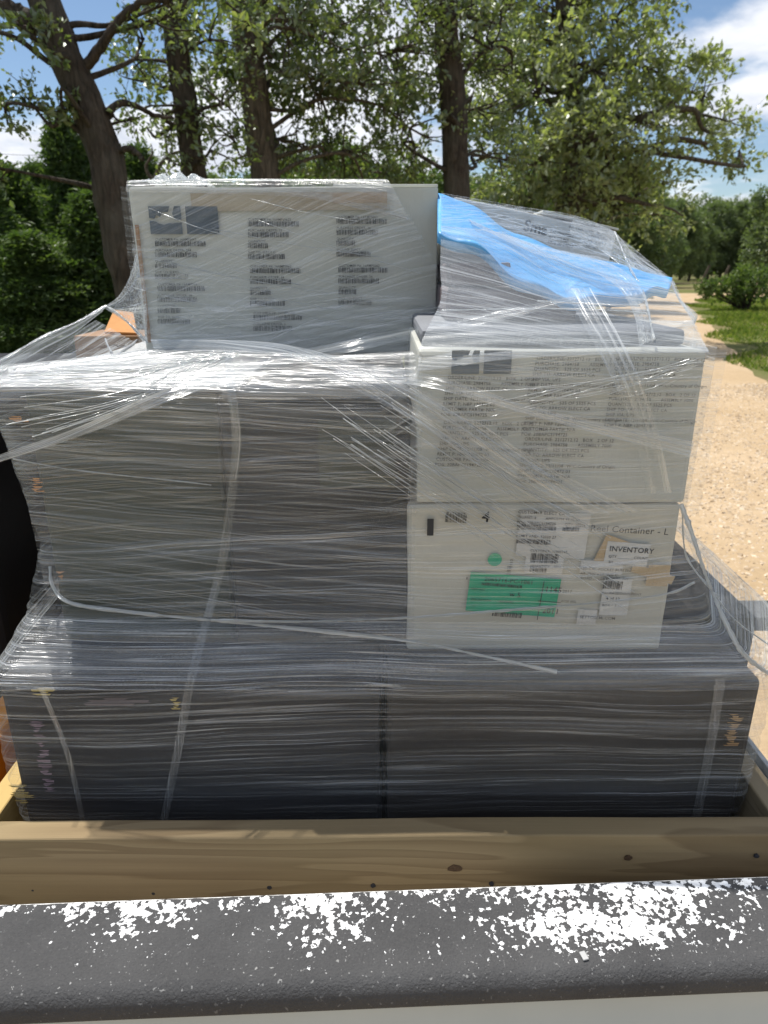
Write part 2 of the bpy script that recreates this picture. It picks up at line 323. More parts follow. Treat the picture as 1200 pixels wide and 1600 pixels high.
# ------------------------------------------------------------------ ground and road
def ground_mat():
    m, t, out = new_mat('leaf_litter_and_grass'); co = nn(t, 'ShaderNodeTexCoord').outputs['Object']
    a = noise(t, co, 0.22, 6.0, 0.6); b = noise(t, co, 3.0, 8.0, 0.7)
    col = mixc(t, ramp(t, b, [(0.35, 0.0), (0.65, 1.0)]), (0.085, 0.105, 0.030), (0.17, 0.17, 0.062))
    col = mixc(t, ramp(t, a, [(0.50, 0.0), (0.66, 1.0)]), col, (0.22, 0.165, 0.095))
    p = nn(t, 'ShaderNodeBsdfPrincipled', i_Roughness=0.95); p.inputs['Specular IOR Level'].default_value = 0.1
    t.links.new(col, p.inputs['Base Color']); t.links.new(bump(t, b, 0.8, 0.05), p.inputs['Normal'])
    t.links.new(p.outputs[0], out.inputs[0]); return m
def road_mat():
    m, t, out = new_mat('sandy_caliche'); co = nn(t, 'ShaderNodeTexCoord').outputs['Object']
    a = noise(t, co, 0.5, 5.0, 0.6); b = noise(t, co, 9.0, 8.0, 0.75); c = noise(t, co, 45.0, 3.0)
    col = mixc(t, ramp(t, a, [(0.35, 0.0), (0.68, 1.0)]), (0.42, 0.305, 0.18), (0.52, 0.395, 0.26))
    col = mixc(t, ramp(t, b, [(0.42, 0.0), (0.72, 0.55)]), col, (0.33, 0.24, 0.145))
    p = nn(t, 'ShaderNodeBsdfPrincipled', i_Roughness=0.95); p.inputs['Specular IOR Level'].default_value = 0.1
    t.links.new(col, p.inputs['Base Color']); t.links.new(bump(t, math_n(t, 'ADD', b, math_n(t, 'MULTIPLY', c, 0.5)), 0.6, 0.03), p.inputs['Normal'])
    t.links.new(p.outputs[0], out.inputs[0]); return m
M['ground'] = ground_mat(); M['road'] = road_mat()
RNG = np.random.default_rng(7)
g = 1500.0
tag(link('ground', np_mesh('ground', [(-g, -g, 0), (g, -g, 0), (g, g, 0), (-g, g, 0)], [(0, 1, 2, 3)]), M['ground']), kind='structure')
def strip(name, Lp, Rp, z, n=120, across=14, rag=0.25):
    A, B = crom(Lp, n), crom(Rp, n); w = np.linspace(0, 1, across)
    V = A[:, None] * (1 - w)[None, :, None] + B[:, None] * w[None, :, None]
    V = np.concatenate([V, np.full((n, across, 1), z)], 2)
    nl = np.convolve(RNG.standard_normal(n + 8), np.ones(5) / 5, 'same')[:n] * rag; nr = np.convolve(RNG.standard_normal(n + 8), np.ones(5) / 5, 'same')[:n] * rag
    V[:, :, 0] += nl[:, None] * (1 - w) ** 4 + nr[:, None] * w ** 4
    V[:, 1:-1, 2] += 0.012 + 0.004 * np.sin(w[1:-1] * math.pi) [None] + 0.006 * RNG.random((n, across - 2))
    return tag(link(name, np_mesh(name, V.reshape(-1, 3), grid_faces(n, across), True), M['road']), kind='structure')
road_R = [(2.9, -14), (3.5, -2), (4.4, 4), (5.2, 8), (6.3, 12), (9.0, 19.5), (11.9, 27), (14.5, 34), (19.5, 43)]
road_L = [(-3.2, -14), (-2.4, -2), (-1.0, 4), (0.6, 8), (2.4, 12), (5.0, 19.5), (7.9, 27), (11.2, 36), (17.0, 48)]
strip('road', road_L, road_R, 0.004)
strip('cross_track', [(10, 50), (20, 48), (34, 44), (60, 41), (100, 40)], [(10, 47), (20, 43.5), (34, 39), (60, 37), (100, 36)], 0.010, rag=0.4)
strip('far_track', [(18, 84), (30, 80), (50, 76), (90, 74)], [(18, 78), (30, 74), (50, 70), (90, 68)], 0.006, rag=0.4)

# gravel on the near road
def pebbles():
    base = np.array([(0, 0, 0.55), (1, 0, 0), (0.2, 1, 0.05), (-1, 0.2, 0), (-0.1, -1, 0.03), (0.45, 0.5, 0.5), (-0.5, -0.35, 0.45)])
    fcs = np.array([(0, 1, 5), (0, 5, 2), (1, 2, 5), (0, 2, 3), (0, 3, 6), (3, 4, 6), (0, 6, 4), (0, 4, 1)])
    n = 52000
    y = 2.6 + 8.0 * RNG.random(n) ** 1.6; x = 0.40 * y + RNG.random(n) * (0.22 * y + 0.9)
    dens = np.sin(x * 1.7 + 0.6 * np.sin(y)) * 0.5 + np.sin(y * 1.1 + x * 0.4) * 0.5
    keep = (RNG.random(n) < 0.72 + 0.35 * dens) & (x < 3.9 + 0.2 * y)
    x, y = x[keep], y[keep]; n = len(x)
    s = 0.005 + 0.018 * RNG.random(n) ** 2.3; ang = RNG.random(n) * 6.28
    c, sn = np.cos(ang), np.sin(ang)
    sc = np.stack([s * (0.8 + 0.5 * RNG.random(n)), s * (0.6 + 0.4 * RNG.random(n)), s * (0.7 + 0.5 * RNG.random(n))], 1)
    L = base[None] * (1 + 0.22 * RNG.standard_normal((n, 7, 1))) * sc[:, None]
    V = np.stack([L[..., 0] * c[:, None] - L[..., 1] * sn[:, None] + x[:, None], L[..., 0] * sn[:, None] + L[..., 1] * c[:, None] + y[:, None], L[..., 2] + 0.019], -1)
    Fc = fcs[None] + (np.arange(n) * 7)[:, None, None]
    return np_mesh('gravel', V.reshape(-1, 3), Fc.reshape(-1, 3), False, tint=np.repeat(RNG.random(n), 7))
def pebble_mat():
    m, t, out = new_mat('tan_gravel'); a = nn(t, 'ShaderNodeAttribute', attribute_name='tint').outputs['Fac']
    col = mixc(t, a, (0.36, 0.26, 0.16), (0.66, 0.55, 0.41))
    p = nn(t, 'ShaderNodeBsdfPrincipled', i_Roughness=0.9); t.links.new(col, p.inputs['Base Color']); t.links.new(p.outputs[0], out.inputs[0]); return m
tag(link('gravel', pebbles(), pebble_mat()), 'loose tan gravel scattered on the sandy road beside the load', 'gravel', kind='stuff')
def grass_blades():
    n = 90000
    y = 9 + 46 * RNG.random(n) ** 1.2; e = np.interp(y, [p[1] for p in road_R], [p[0] for p in road_R])
    x = e + 0.15 + RNG.random(n) ** 1.3 * 14 + 0.5 * np.sin(y * 1.3)
    k = (RNG.random(n) < 0.75) & (y < np.interp(x, [10, 20, 34, 60], [46, 42.5, 38, 36])); x, y = x[k], y[k]; n = len(x)
    h = (0.05 + 0.11 * RNG.random(n)) * (0.7 + 0.5 * np.sin(x * 0.9) * np.sin(y * 0.7)); a = RNG.random(n) * 6.28; w = 0.012 + y * 0.0006
    dx, dy = np.cos(a) * w, np.sin(a) * w; lx, ly = RNG.normal(0, 0.05, n), RNG.normal(0, 0.05, n); z = np.zeros(n)
    V = np.stack([np.stack([x - dx, y - dy, z], 1), np.stack([x + dx, y + dy, z], 1), np.stack([x + lx, y + ly, h], 1)], 1)
    return np_mesh('grass', V.reshape(-1, 3), np.arange(n * 3).reshape(-1, 3), False, tint=np.repeat(RNG.random(n), 3))
tag(link('grass', grass_blades(), M['grass']), 'short green grass verge to the right of the sandy road', 'grass', kind='stuff')

# ------------------------------------------------------------------ trees
def leaves(P, D, size, rng, aspect=0.55, up=0.35, tints=None):
    """P leaf base points, D growth directions -> folded leaf faces"""
    n = len(P); D = D / (np.linalg.norm(D, axis=1)[:, None] + 1e-9)
    N = rng.standard_normal((n, 3)) + np.array([0, 0, up * 2.0]); Sd = np.cross(D, N); Sd /= np.linalg.norm(Sd, axis=1)[:, None] + 1e-9
    Nn = np.cross(Sd, D); l = size * (0.65 + 0.7 * rng.random(n)); w = l * aspect * (0.8 + 0.4 * rng.random(n))
    l, w = l[:, None], w[:, None]
    a = P; b = P + D * l * 0.45 + Sd * w * 0.5 + Nn * w * 0.16; c = P + D * l - Nn * l * 0.12; d = P + D * l * 0.55 - Sd * w * 0.5 + Nn * w * 0.16
    V = np.stack([a, b, c, d], 1).reshape(-1, 3); Fc = np.arange(n * 4).reshape(-1, 4)
    t = rng.random(n) if tints is None else tints
    return V, Fc, np.repeat(t, 4)
def clusters_to_leaves(C, outdir, rng, per=46, rad=0.30, size=0.075, aspect=0.55):
    """each cluster: several little twigs fanning out, leaves along them"""
    m = len(C); tw = 7; k = max(2, per // tw)
    D = rng.standard_normal((m, tw, 3)) + outdir[:, None] * 0.9 + np.array([0, 0, 0.15]); D /= np.linalg.norm(D, axis=2)[..., None]
    L = rad * (0.5 + 0.8 * rng.random((m, tw, 1)))
    t = rng.random((m, tw, k, 1)) ** 0.6
    P = C[:, None, None] + D[:, :, None] * (L[:, :, None] * t) + rng.standard_normal((m, tw, k, 3)) * 0.022
    G = D[:, :, None] * 0.6 + rng.standard_normal((m, tw, k, 3)) * 0.75
    size = np.repeat(size * (0.7 + 0.65 * rng.random(m)), tw * k); ct = rng.random((m, 1, 1)) * 0.55; tint = np.clip(ct + rng.random((m, tw, k)) * 0.45, 0, 1)
    tips = (C[:, None] + D * L).reshape(-1, 3)
    return leaves(P.reshape(-1, 3), G.reshape(-1, 3), size, rng, aspect, tints=tint.reshape(-1)), np.repeat(C, tw, 0), tips
def make_tree(name, label, trunk_pts, trunk_r, lobes, leafm, barkm, seed, per=46, density=30, size=0.075, crad=0.30, aspect=0.55, group=None, limb_r=0.05, extra=(), cat='tree', attach=None):
    """trunk_pts polyline; lobes [(centre, radius)]; leaf clusters fill the lobes, each fed by a branchlet from its limb"""
    rng = np.random.default_rng(seed)
    base = Vector(tuple(trunk_pts[0])); root = empty(name, base); tag(root, label, cat, group)
    off = np.array(base); n = 40
    T = crom(trunk_pts, n); T[:, :2] += np.cumsum(rng.standard_normal((n, 2)) * 0.008, 0)
    rr = np.interp(np.linspace(0, 1, n), np.linspace(0, 1, len(trunk_r)), trunk_r)
    rr[:3] *= np.array([1.35, 1.18, 1.06])
    parts = [tube(T, rr, 14, 0.045, rng)]
    C_all, O_all = [], []
    for c, R in lobes:
        c = np.array(tuple(c)); R3 = np.array([R, R, R * 0.8]) if np.isscalar(R) else np.array(R)
        d = np.linalg.norm(T - c, axis=1) + 1.2 * np.maximum(0, T[:, 2] - c[2] + 0.15); d[: int(n * 0.15)] += 50
        i = int(np.argmin(d)); s = T[i]; mid = (s + c) / 2 + rng.standard_normal(3) * 0.14 * np.linalg.norm(c - s) + np.array([0, 0, 0.12 * np.linalg.norm(c - s)])
        q1 = s * 0.65 + mid * 0.35 + rng.standard_normal(3) * 0.07 * np.linalg.norm(c - s)
        limb = crom([s, q1, mid, c * 0.6 + mid * 0.4 + rng.standard_normal(3) * 0.12, c], 20)
        lr = max(0.012, min(limb_r, rr[i] * 0.55)); parts.append(tube(limb, np.linspace(lr, lr * 0.3, 20), 7, 0.05, rng))
        m = max(3, int(density * R3[0] * R3[1] * R3[2] ** 0.5))
        p = rng.standard_normal((m, 3)); p /= np.linalg.norm(p, axis=1)[:, None]; p *= (0.25 + 0.75 * rng.random((m, 1)) ** 0.5)
        P = c + p * R3
        for j in range(m):
            k = np.argmin(np.linalg.norm(limb[6:] - P[j], axis=1) + 0.4 * rng.random(14)) + 6; a = limb[k]
            mm = (a + P[j]) / 2 + rng.standard_normal(3) * 0.10 * np.linalg.norm(P[j] - a)
            br = crom([a, mm, P[j]], 6); parts.append(tube(br, np.linspace(min(lr * 0.45, 0.018), 0.004, 6), 4))
        C_all.append(P); O_all.append(p)
    for e in extra:   # bare limbs: (points, r0, r1)
        E = crom(e[0], 26); E += np.cumsum(rng.standard_normal((26, 3)) * 0.012, 0) * np.linspace(0, 1, 26)[:, None]
        parts.append(tube(E, np.linspace(e[1], e[2], 26), 7, 0.06, rng))
    if C_all:
        C = np.concatenate(C_all); O = np.concatenate(O_all)
        (LV, LF, LT), t0, t1 = clusters_to_leaves(C, O, rng, per, crad, size, aspect)
        for a, b in zip(t0[::2], t1[::2]): parts.append(tube(np.stack([a, (a + b) / 2 + rng.standard_normal(3) * 0.01, b]), np.array([0.004, 0.003, 0.002]), 3))
        link('crown', np_mesh('crown', LV - off, LF, False, tint=LT), leafm, root).matrix_parent_inverse = Matrix()
    V, Fc = merge(parts)
    link('trunk', np_mesh('trunk', V - off, Fc, True), barkm, root).matrix_parent_inverse = Matrix()
    return root

# A: leaning trunk close behind on the left
YA = 6.5
ta = [(-1.80, YA, 0), at(205, 440, YA), at(150, 200, YA), at(92, 60, YA), at(50, -60, YA), at(-10, -330, YA), at(-40, -600, YA)]
make_tree('oak_tree', 'leaning dark oak trunk at the left, tilting left above the stack', ta, [0.21, 0.168, 0.148, 0.138, 0.12, 0.09, 0.05],
    [(at(5, 15, YA - 0.3), 0.30), (at(-60, 40, YA), 0.4), (at(60, 62, YA - 0.5), 0.12), (at(262, 5, YA), 0.22), (at(330, -20, YA), 0.40), (at(225, 60, YA + 0.1), 0.13),
     (at(205, 185, YA + 0.2), 0.16), (at(12, 195, YA - 0.2), 0.15), (at(2, 265, YA - 0.4), 0.17), (at(98, 178, YA - .2), 0.09), (at(40, 150, YA - .2), 0.08),
     (at(-120, -180, YA), .6), (at(-10, -420, YA), .8)],
    M['leaf_oak'], M['bark'], 3, per=42, density=85, size=0.062, crad=0.16, limb_r=0.028,
    extra=[([at(128, 110, YA), at(150, 85, YA), at(190, 30, YA), at(260, 5, YA)], 0.045, 0.02),
           ([at(85, 50, YA), at(40, 35, YA), at(-30, 30, YA)], 0.10, 0.04),
           ([at(168, 175, YA), at(195, 160, YA + .1), at(235, 185, YA + .2), at(262, 195, YA + .3)], 0.035, 0.012),
           ([at(185, 235, YA), at(196, 232, YA - .05), at(200, 238, YA - .1)], 0.03, 0.02)])
# B
YB = 9.0
tb = [at(335, 640, YB) * 1.0, at(318, 440, YB), at(310, 270, YB), at(293, 120, YB), at(283, 0, YB), at(270, -200, YB), at(255, -450, YB)]
tb[0].z = 0
make_tree('oak_tree', 'slim dark oak with a straight trunk, second trunk from the left', tb, [0.19, 0.17, 0.145, 0.13, 0.12, 0.09, 0.04],
    [(at(235, 130, YB), 0.48), (at(205, 95, YB), 0.2), (at(258, 215, YB), 0.30), (at(235, 165, YB - .4), 0.24), (at(330, 60, YB - .3), 0.50), (at(345, 160, YB - .3), 0.55), (at(300, 30, YB + .5), 0.5),
     (at(330, 235, YB - .5), 0.42), (at(280, 110, YB + .6), 0.4), (at(270, 255, YB + .6), 0.30), (at(260, 20, YB + .3), .35), (at(250, -330, YB), .8)],
    M['leaf_oak'], M['bark'], 5, per=46, density=54, size=0.068, crad=0.25, limb_r=0.03,
    extra=[([at(300, 210, YB), at(270, 190, YB), at(235, 195, YB), at(215, 175, YB)], .04, .012)])
# C
YC = 9.5
tcp = [at(440, 640, YC), at(432, 440, YC), at(424, 280, YC), at(408, 140, YC), at(396, 20, YC), at(400, -180, YC), at(410, -420, YC)]
tcp[0].z = 0
make_tree('oak_tree', 'pale barked oak trunk, third from the left, wrapped in dense foliage', tcp, [0.26, 0.22, 0.19, 0.17, 0.15, 0.11, 0.05],
    [(at(u, v, YC + dy), r) for u, v, dy, r in ((370, 40, .2, .6), (450, 60, -.4, .65), (520, 40, .1, .7), (560, 130, -.2, .7), (500, 150, .4, .7), (470, 230, .3, .6), (545, 235, .5, .65), (620, 80, .3, .7), (640, 200, .6, .7),
     (600, -10, 0, .7), (350, 120, .5, .5), (365, 215, .6, .5), (430, 10, .6, .6), (600, 270, .8, .6), (470, 110, .8, .6), (445, -60, .4, .7), (655, 30, .8, .6), (410, -380, 0, .8))],
    M['leaf_oak'], M['bark_pale'], 8, per=48, density=58, size=0.075, crad=0.28, limb_r=0.03)
# D
YD = 10.0
td = [at(722, 640, YD), at(716, 440, YD), at(712, 300, YD), at(706, 170, YD), at(694, 40, YD), at(690, -120, YD), at(700, -400, YD)]
td[0].z = 0
make_tree('oak_tree', 'straight dark oak trunk rising behind the right end of the upper box', td, [0.22, 0.19, 0.17, 0.165, 0.14, 0.11, 0.05],
    [(at(u, v, YD + dy), r) for u, v, dy, r in ((760, 60, .4, .55), (790, 10, .2, .6), (760, 170, .6, .55), (800, 120, .8, .55), (745, 250, .8, .5), (790, 250, 1.2, .55), (650, 250, 1.0, .5), (735, 10, -.5, .35), (640, 120, .9, .5), (660, 20, .5, .5), (755, 110, 1.1, .5),
     (720, -60, .4, .5), (700, -330, 0, .8))],
    M['leaf_oak'], M['bark'], 11, per=46, density=46, size=0.074, crad=0.28, limb_r=0.03,
    extra=[([at(712, 195, YD - .2), at(700, 172, YD - .35), at(716, 190, YD - .3)], .02, .01)])
# E: the big sunlit oak on the right
YE = 17.0
te = [at(860, 520, YE), at(865, 440, YE), at(880, 350, YE), at(890, 270, YE), at(900, 170, YE), at(880, 60, YE), at(880, -120, YE)]
te[0].z = 0
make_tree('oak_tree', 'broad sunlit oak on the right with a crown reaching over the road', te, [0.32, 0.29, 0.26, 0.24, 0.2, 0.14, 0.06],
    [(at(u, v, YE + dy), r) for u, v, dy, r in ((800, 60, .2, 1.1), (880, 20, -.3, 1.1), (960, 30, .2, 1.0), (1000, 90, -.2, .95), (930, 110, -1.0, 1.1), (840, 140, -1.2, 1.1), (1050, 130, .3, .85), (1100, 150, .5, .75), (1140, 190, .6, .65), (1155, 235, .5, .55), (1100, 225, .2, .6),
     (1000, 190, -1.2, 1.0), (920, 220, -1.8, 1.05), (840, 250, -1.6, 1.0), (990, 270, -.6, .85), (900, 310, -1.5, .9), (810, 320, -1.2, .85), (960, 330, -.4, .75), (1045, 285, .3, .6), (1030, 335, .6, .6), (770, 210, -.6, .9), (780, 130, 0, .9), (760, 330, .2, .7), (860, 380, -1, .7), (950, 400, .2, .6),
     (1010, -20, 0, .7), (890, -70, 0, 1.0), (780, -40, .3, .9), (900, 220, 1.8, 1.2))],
    M['leaf_sunlit'], M['bark_pale'], 14, per=48, density=30, size=0.125, crad=0.42, limb_r=0.07,
    extra=[([at(900, 200, YE), at(960, 190, YE - .3), at(1010, 185, YE - .5), at(1050, 165, YE - .4), at(1072, 140, YE - .3)], .13, .04), ([at(1050, 168, YE - .4), at(1085, 175, YE - .3), at(1095, 205, YE - .2), at(1130, 215, YE)], .07, .025),
           ([at(895, 300, YE), at(960, 290, YE - .5), at(1020, 240, YE - .6), at(1060, 215, YE - .5), at(1110, 222, YE - .5)], .11, .03), ([at(890, 330, YE), at(960, 310, YE - .7), at(1010, 318, YE - .8), at(1045, 324, YE - .8), at(1075, 340, YE - .8)], .09, .015)])

# prototypes for the woods
def wood_proto(kind, seed):
    rng = np.random.default_rng(seed)
    if kind == 'cedar':
        Hh = 4.6; m = 1500; zz = 0.25 + (Hh - 0.25) * rng.random(m) ** 1.15; R = (1 - zz / Hh) ** 0.75 * 1.25 * (0.75 + 0.25 * np.sin(zz * 5 + rng.random())) + 0.05
        a = rng.random(m) * 6.283; r = R * np.sqrt(0.25 + 0.75 * rng.random(m)); C = np.stack([np.cos(a) * r, np.sin(a) * r, zz], 1)
        out = np.stack([np.cos(a) * 0.7, np.sin(a) * 0.7, np.full(m, 0.9)], 1)
        (V, Fc, T), _, _ = clusters_to_leaves(C, out, rng, 21, 0.26, 0.11, 0.32)
        trunk = tube(crom([(0, 0, 0), (0.03, 0, 2), (0, 0.02, Hh)], 14), np.linspace(0.11, 0.02, 14), 7)
        tr = [trunk]
        for k in range(26):
            z = 0.4 + 3.4 * rng.random(); q = rng.random() * 6.28; L = (1 - z / Hh) * 1.1
            tr.append(tube(crom([(0, 0, z), (math.cos(q) * L * .5, math.sin(q) * L * .5, z + .15), (math.cos(q) * L, math.sin(q) * L, z + .45)], 6), np.linspace(.025, .006, 6), 4))
        lv = M['leaf_cedar']
    else:
        Hh = {'scrub': 5.0, 'far': 8.0}[kind]; big = kind == 'far'; Cs, Os, tr = [], [], []
        tp = crom([(0, 0, 0), (0.1, 0.05, Hh * .3), (-0.1, 0.1, Hh * .6), (0.05, 0, Hh * .9)], 20); tr.append(tube(tp, np.linspace(0.17, 0.03, 20), 8, .05, rng))
        for k in range(20 if not big else 24):
            z = Hh * (0.14 + 0.76 * (k + rng.random()) / 22); q = k * 2.4 + rng.random(); rad = Hh * 0.27 * math.sin(min(1, max(.12, z / Hh * 1.05)) * math.pi) ** 0.6 * (0.55 + 0.6 * rng.random())
            c = np.array([math.cos(q) * rad, math.sin(q) * rad, z + .2]); R = Hh * (0.10 + 0.05 * rng.random())
            s = tp[int(min(19, max(2, (z / Hh - .12) * 20)))]
            lim = crom([s, (s + c) / 2 + rng.standard_normal(3) * .2, c], 9); tr.append(tube(lim, np.linspace(.06, .015, 9), 5))
            m = 46 if not big else 44; p = rng.standard_normal((m, 3)); p /= np.linalg.norm(p, axis=1)[:, None]; p *= (0.3 + 0.7 * rng.random((m, 1)) ** .5)
            Cs.append(c + p * np.array([R * 1.15, R * 1.15, R * .85])); Os.append(p)
            for j in range(0, m, 5): tr.append(tube(np.stack([lim[6], (lim[6] + Cs[-1][j]) / 2 + .03, Cs[-1][j]]), np.array([.014, .01, .005]), 3))
        C = np.concatenate(Cs); O = np.concatenate(Os)
        (V, Fc, T), _, _ = clusters_to_leaves(C, O, rng, 28, 0.30 if not big else 0.5, 0.10 if not big else 0.19, 0.55)
        lv = M['leaf_dark'] if not big else M['leaf_far']
    Vt, Ft = merge(tr)
    cm = np_mesh('crown', V, Fc, False, tint=T); cm.materials.append(lv); tm = np_mesh('trunk', Vt, Ft, True); tm.materials.append(M['bark'])
    return cm, tm
PROTO = {('cedar', 0): wood_proto('cedar', 21), ('scrub', 0): wood_proto('scrub', 31), ('scrub', 1): wood_proto('scrub', 32), ('far', 0): wood_proto('far', 41), ('far', 1): wood_proto('far', 42)}
def plant(name, key, label, x, y, sc, rz, group, cat='tree', z=0):
    cm, tm = PROTO[key]; r = empty(name, (x, y, z)); r.scale = (sc[0], sc[0], sc[1]) if isinstance(sc, tuple) else (sc,) * 3; r.rotation_euler.z = rz
    tag(r, label, cat, group)
    for nm, me in (('crown', cm), ('trunk', tm)):
        o = bpy.data.objects.new(nm, me); COL.objects.link(o); o.parent = r
    return r
rw = random.Random(5)
def spot(u, Y, v=300):
    p = at(u, v, Y); return p.x, Y
GL, GM, GR = 'dense woods behind the load on the left', 'woods filling in behind the oaks', 'far trees along the road end'
# left thicket
for (u, Y, key, s, lab) in (
    (112, 15.5, ('cedar', 0), (1.0, 0.94), 'pointed cedar left of the leaning trunk, tallest tip in the thicket'),
    (62, 17.0, ('cedar', 0), (1.0, 0.80), 'cedar just left of the tallest cedar tip'),
    (160, 17.5, ('cedar', 0), (0.9, 0.92), 'cedar just right of the tallest cedar tip'),
    (222, 16.5, ('cedar', 0), (1.0, 0.86), 'cedar half hidden behind the leaning trunk'),
    (10, 14.0, ('cedar', 0), (1.1, 0.72), 'dark cedar at the far left edge of the photo'),
    (80, 13.0, ('scrub', 1), (0.8, 0.46), 'low dark shrub in front of the cedars on the left'),
    (140, 12.6, ('cedar', 0), (1.0, 0.60), 'low cedar against the foot of the leaning trunk'),
    (175, 14.2, ('cedar', 0), (0.9, 0.70), 'green cedar right behind the foot of the leaning trunk'),
    (28, 11.8, ('cedar', 0), (1.0, 0.46), 'lowest dark cedar at the left, just above the film tent'),
    (-50, 12.6, ('cedar', 0), (1.1, 0.78), 'cedar cut off by the left edge of the photo'),
    (262, 14.0, ('scrub', 1), (0.8, 0.55), 'shrub between the leaning trunk and the slim oak'),
    (345, 15.0, ('scrub', 0), (0.9, 0.62), 'shrub behind the slim oak trunk'),
    (-15, 19.0, ('cedar', 0), (1.2, 0.86), 'cedar behind the others at the left edge')):
    x, y = spot(u, Y); plant('cedar_tree' if key[0] == 'cedar' else 'shrub', key, lab, x, y, s, rw.uniform(0, 6.3), GL, 'tree' if key[0] == 'cedar' else 'shrub')
# mid woods and the belt behind, each named by the gap it shows in and its depth there
mid = [(420, 20), (520, 18.5), (600, 21), (680, 19), (760, 22), (830, 24.5), (900, 26), (970, 29), (560, 26), (460, 28), (700, 27), (1010, 36), (850, 33), (930, 38)]
spec = []
for i, (u, Y) in enumerate(mid):
    x, y = spot(u, Y); k = ('scrub', i % 2) if Y < 25 else ('far', i % 2); spec.append((u, x, y, k, rw.uniform(0.85, 1.1) * (0.95 if k[0] == 'scrub' else 0.62)))
for i in range(15):
    u = -30 + i * 62 + rw.uniform(-10, 10); Y = 36 + rw.uniform(-3, 9); x, y = spot(u, Y); spec.append((u, x, y, ('far', i % 2), rw.uniform(.6, .75)))
GAPS = [(100, 'behind the cedars at the far left'), (285, 'between the leaning trunk and the slim oak'), (410, 'between the slim and the pale barked oak'), (560, 'just right of the pale barked trunk'), (700, 'just left of the straight dark trunk'), (800, 'just right of the straight dark trunk'), (900, 'under the left half of the sunlit oak'), (2000, 'under the right half of the sunlit oak')]
ORD = ['frontmost', 'second', 'third', 'fourth', 'fifth', 'sixth', 'seventh', 'eighth', 'ninth', 'tenth', 'eleventh', 'twelfth', 'thirteenth', 'fourteenth']
lo = -1e9
for hi, gap in GAPS:
    grp = sorted([q for q in spec if lo <= q[0] < hi], key=lambda q: q[2]); lo = hi
    for r_, (u, x, y, k, sc) in enumerate(grp):
        plant('woodland_tree', k, 'woodland tree ' + gap + (', ' + ORD[r_] + (' one there' if r_ == 0 else ' from the front there') if len(grp) > 1 else ''), x, y, sc, rw.uniform(0, 6.3), GM)
# far right
far = [(1000, 52, .70), (1035, 62, .78), (1065, 78, .90), (1095, 86, .95), (1125, 92, 1.0), (1160, 94, 1.02), (1195, 92, 1.0), (1225, 88, 1.0), (1080, 96, .95), (1145, 104, 1.2), (1020, 74, .9), (960, 56, .8), (1180, 110, 1.2), (1110, 100, 1.1)]
for i, (u, Y, s) in enumerate(sorted(far)):
    x, y = spot(u, Y); plant('far_tree', ('far', i % 2), 'small far tree beyond the sandy road, ' + ('leftmost of that row' if i == 0 else ORD[i] + ' of that row from the left'), x, y, s * rw.uniform(.92, 1.1), rw.uniform(0, 6.3), GR)
x, y = spot(1262, 48); plant('roadside_tree', ('far', 0), 'dark tree cut off by the right edge, beyond the grass', x, y, 1.0, 1.0, None)
# bush on the grass
bx, by = spot(1165, 29.5, 480)
def bush():
    rng = np.random.default_rng(77); r = empty('bush', (bx, by, 0)); tag(r, 'small dark leafy bush standing alone on the grass by the road', 'bush')
    m = 150; p = rng.standard_normal((m, 3)); p /= np.linalg.norm(p, axis=1)[:, None]; p *= rng.random((m, 1)) ** .45
    C = p * np.array([1.05, 0.9, 0.75]) + np.array([0, 0, 0.95]); C[:30] = p[:30] * np.array([.5, .4, .25]) + np.array([-1.5, 0, .85])
    (V, Fc, T), _, _ = clusters_to_leaves(C, p, rng, 28, .28, .13, .5)
    link('crown', np_mesh('crown', V, Fc, False, tint=T), M['leaf_dark'], r).matrix_parent_inverse = Matrix()
    tr = [tube(crom([(rng.normal(0, .08), 0, 0), c * .5, c], 6), np.linspace(.03, .008, 6), 4) for c in C[::4]]
    V, Fc = merge(tr); link('stem', np_mesh('stem', V, Fc, True), M['bark'], r).matrix_parent_inverse = Matrix()
bush()
# dead snag between trunks A and B
def snag():
    Y = 10.5; r = empty('dead_tree', Vector((at(250, 400, Y).x, Y, 0))); tag(r, 'bare dead branches poking up behind the top left corner of the upper box', 'dead tree')
    o = np.array(r.location); rng = np.random.default_rng(9)
    L = [([(o[0], Y, 0), at(246, 420, Y), at(240, 290, Y), at(262, 245, Y), at(290, 235, Y)], .07, .02), ([at(262, 250, Y), at(258, 215, Y), at(250, 195, Y)], .025, .006), ([at(240, 285, Y), at(228, 262, Y), at(238, 240, Y), at(236, 225, Y)], .03, .006),
         ([at(262, 262, Y), at(268, 225, Y), at(248, 205, Y)], .02, .005), ([at(285, 236, Y), at(300, 240, Y), at(312, 232, Y)], .018, .005)]
    V, Fc = merge([tube(crom(p, 18), np.linspace(a, b, 18), 6, .08, rng) for p, a, b in L])
    link('trunk', np_mesh('trunk', V - o, Fc, True), M['bark_pale'], r).matrix_parent_inverse = Matrix()
snag()
# leaning fence posts far off
for k, (u, lab) in enumerate(((1097, 'darker leaning fence post at the end of the road'), (1128, 'pale leaning fence post at the end of the road, right of the other'))):
    p = at(u, 440, 60); b = Vector((p.x, 60, 0)); r = 0.13
    V, Fc = tube(np.array([(b.x, b.y, 0), (b.x + .12, b.y, .8), (b.x + .42, b.y, 1.75)]), np.array([r, r * .9, r * .8]), 8)
    me = np_mesh('fence_post', V, Fc, True); tag(link('fence_post', me, M['bark_pale']), lab, 'post', 'fence posts at the road end')
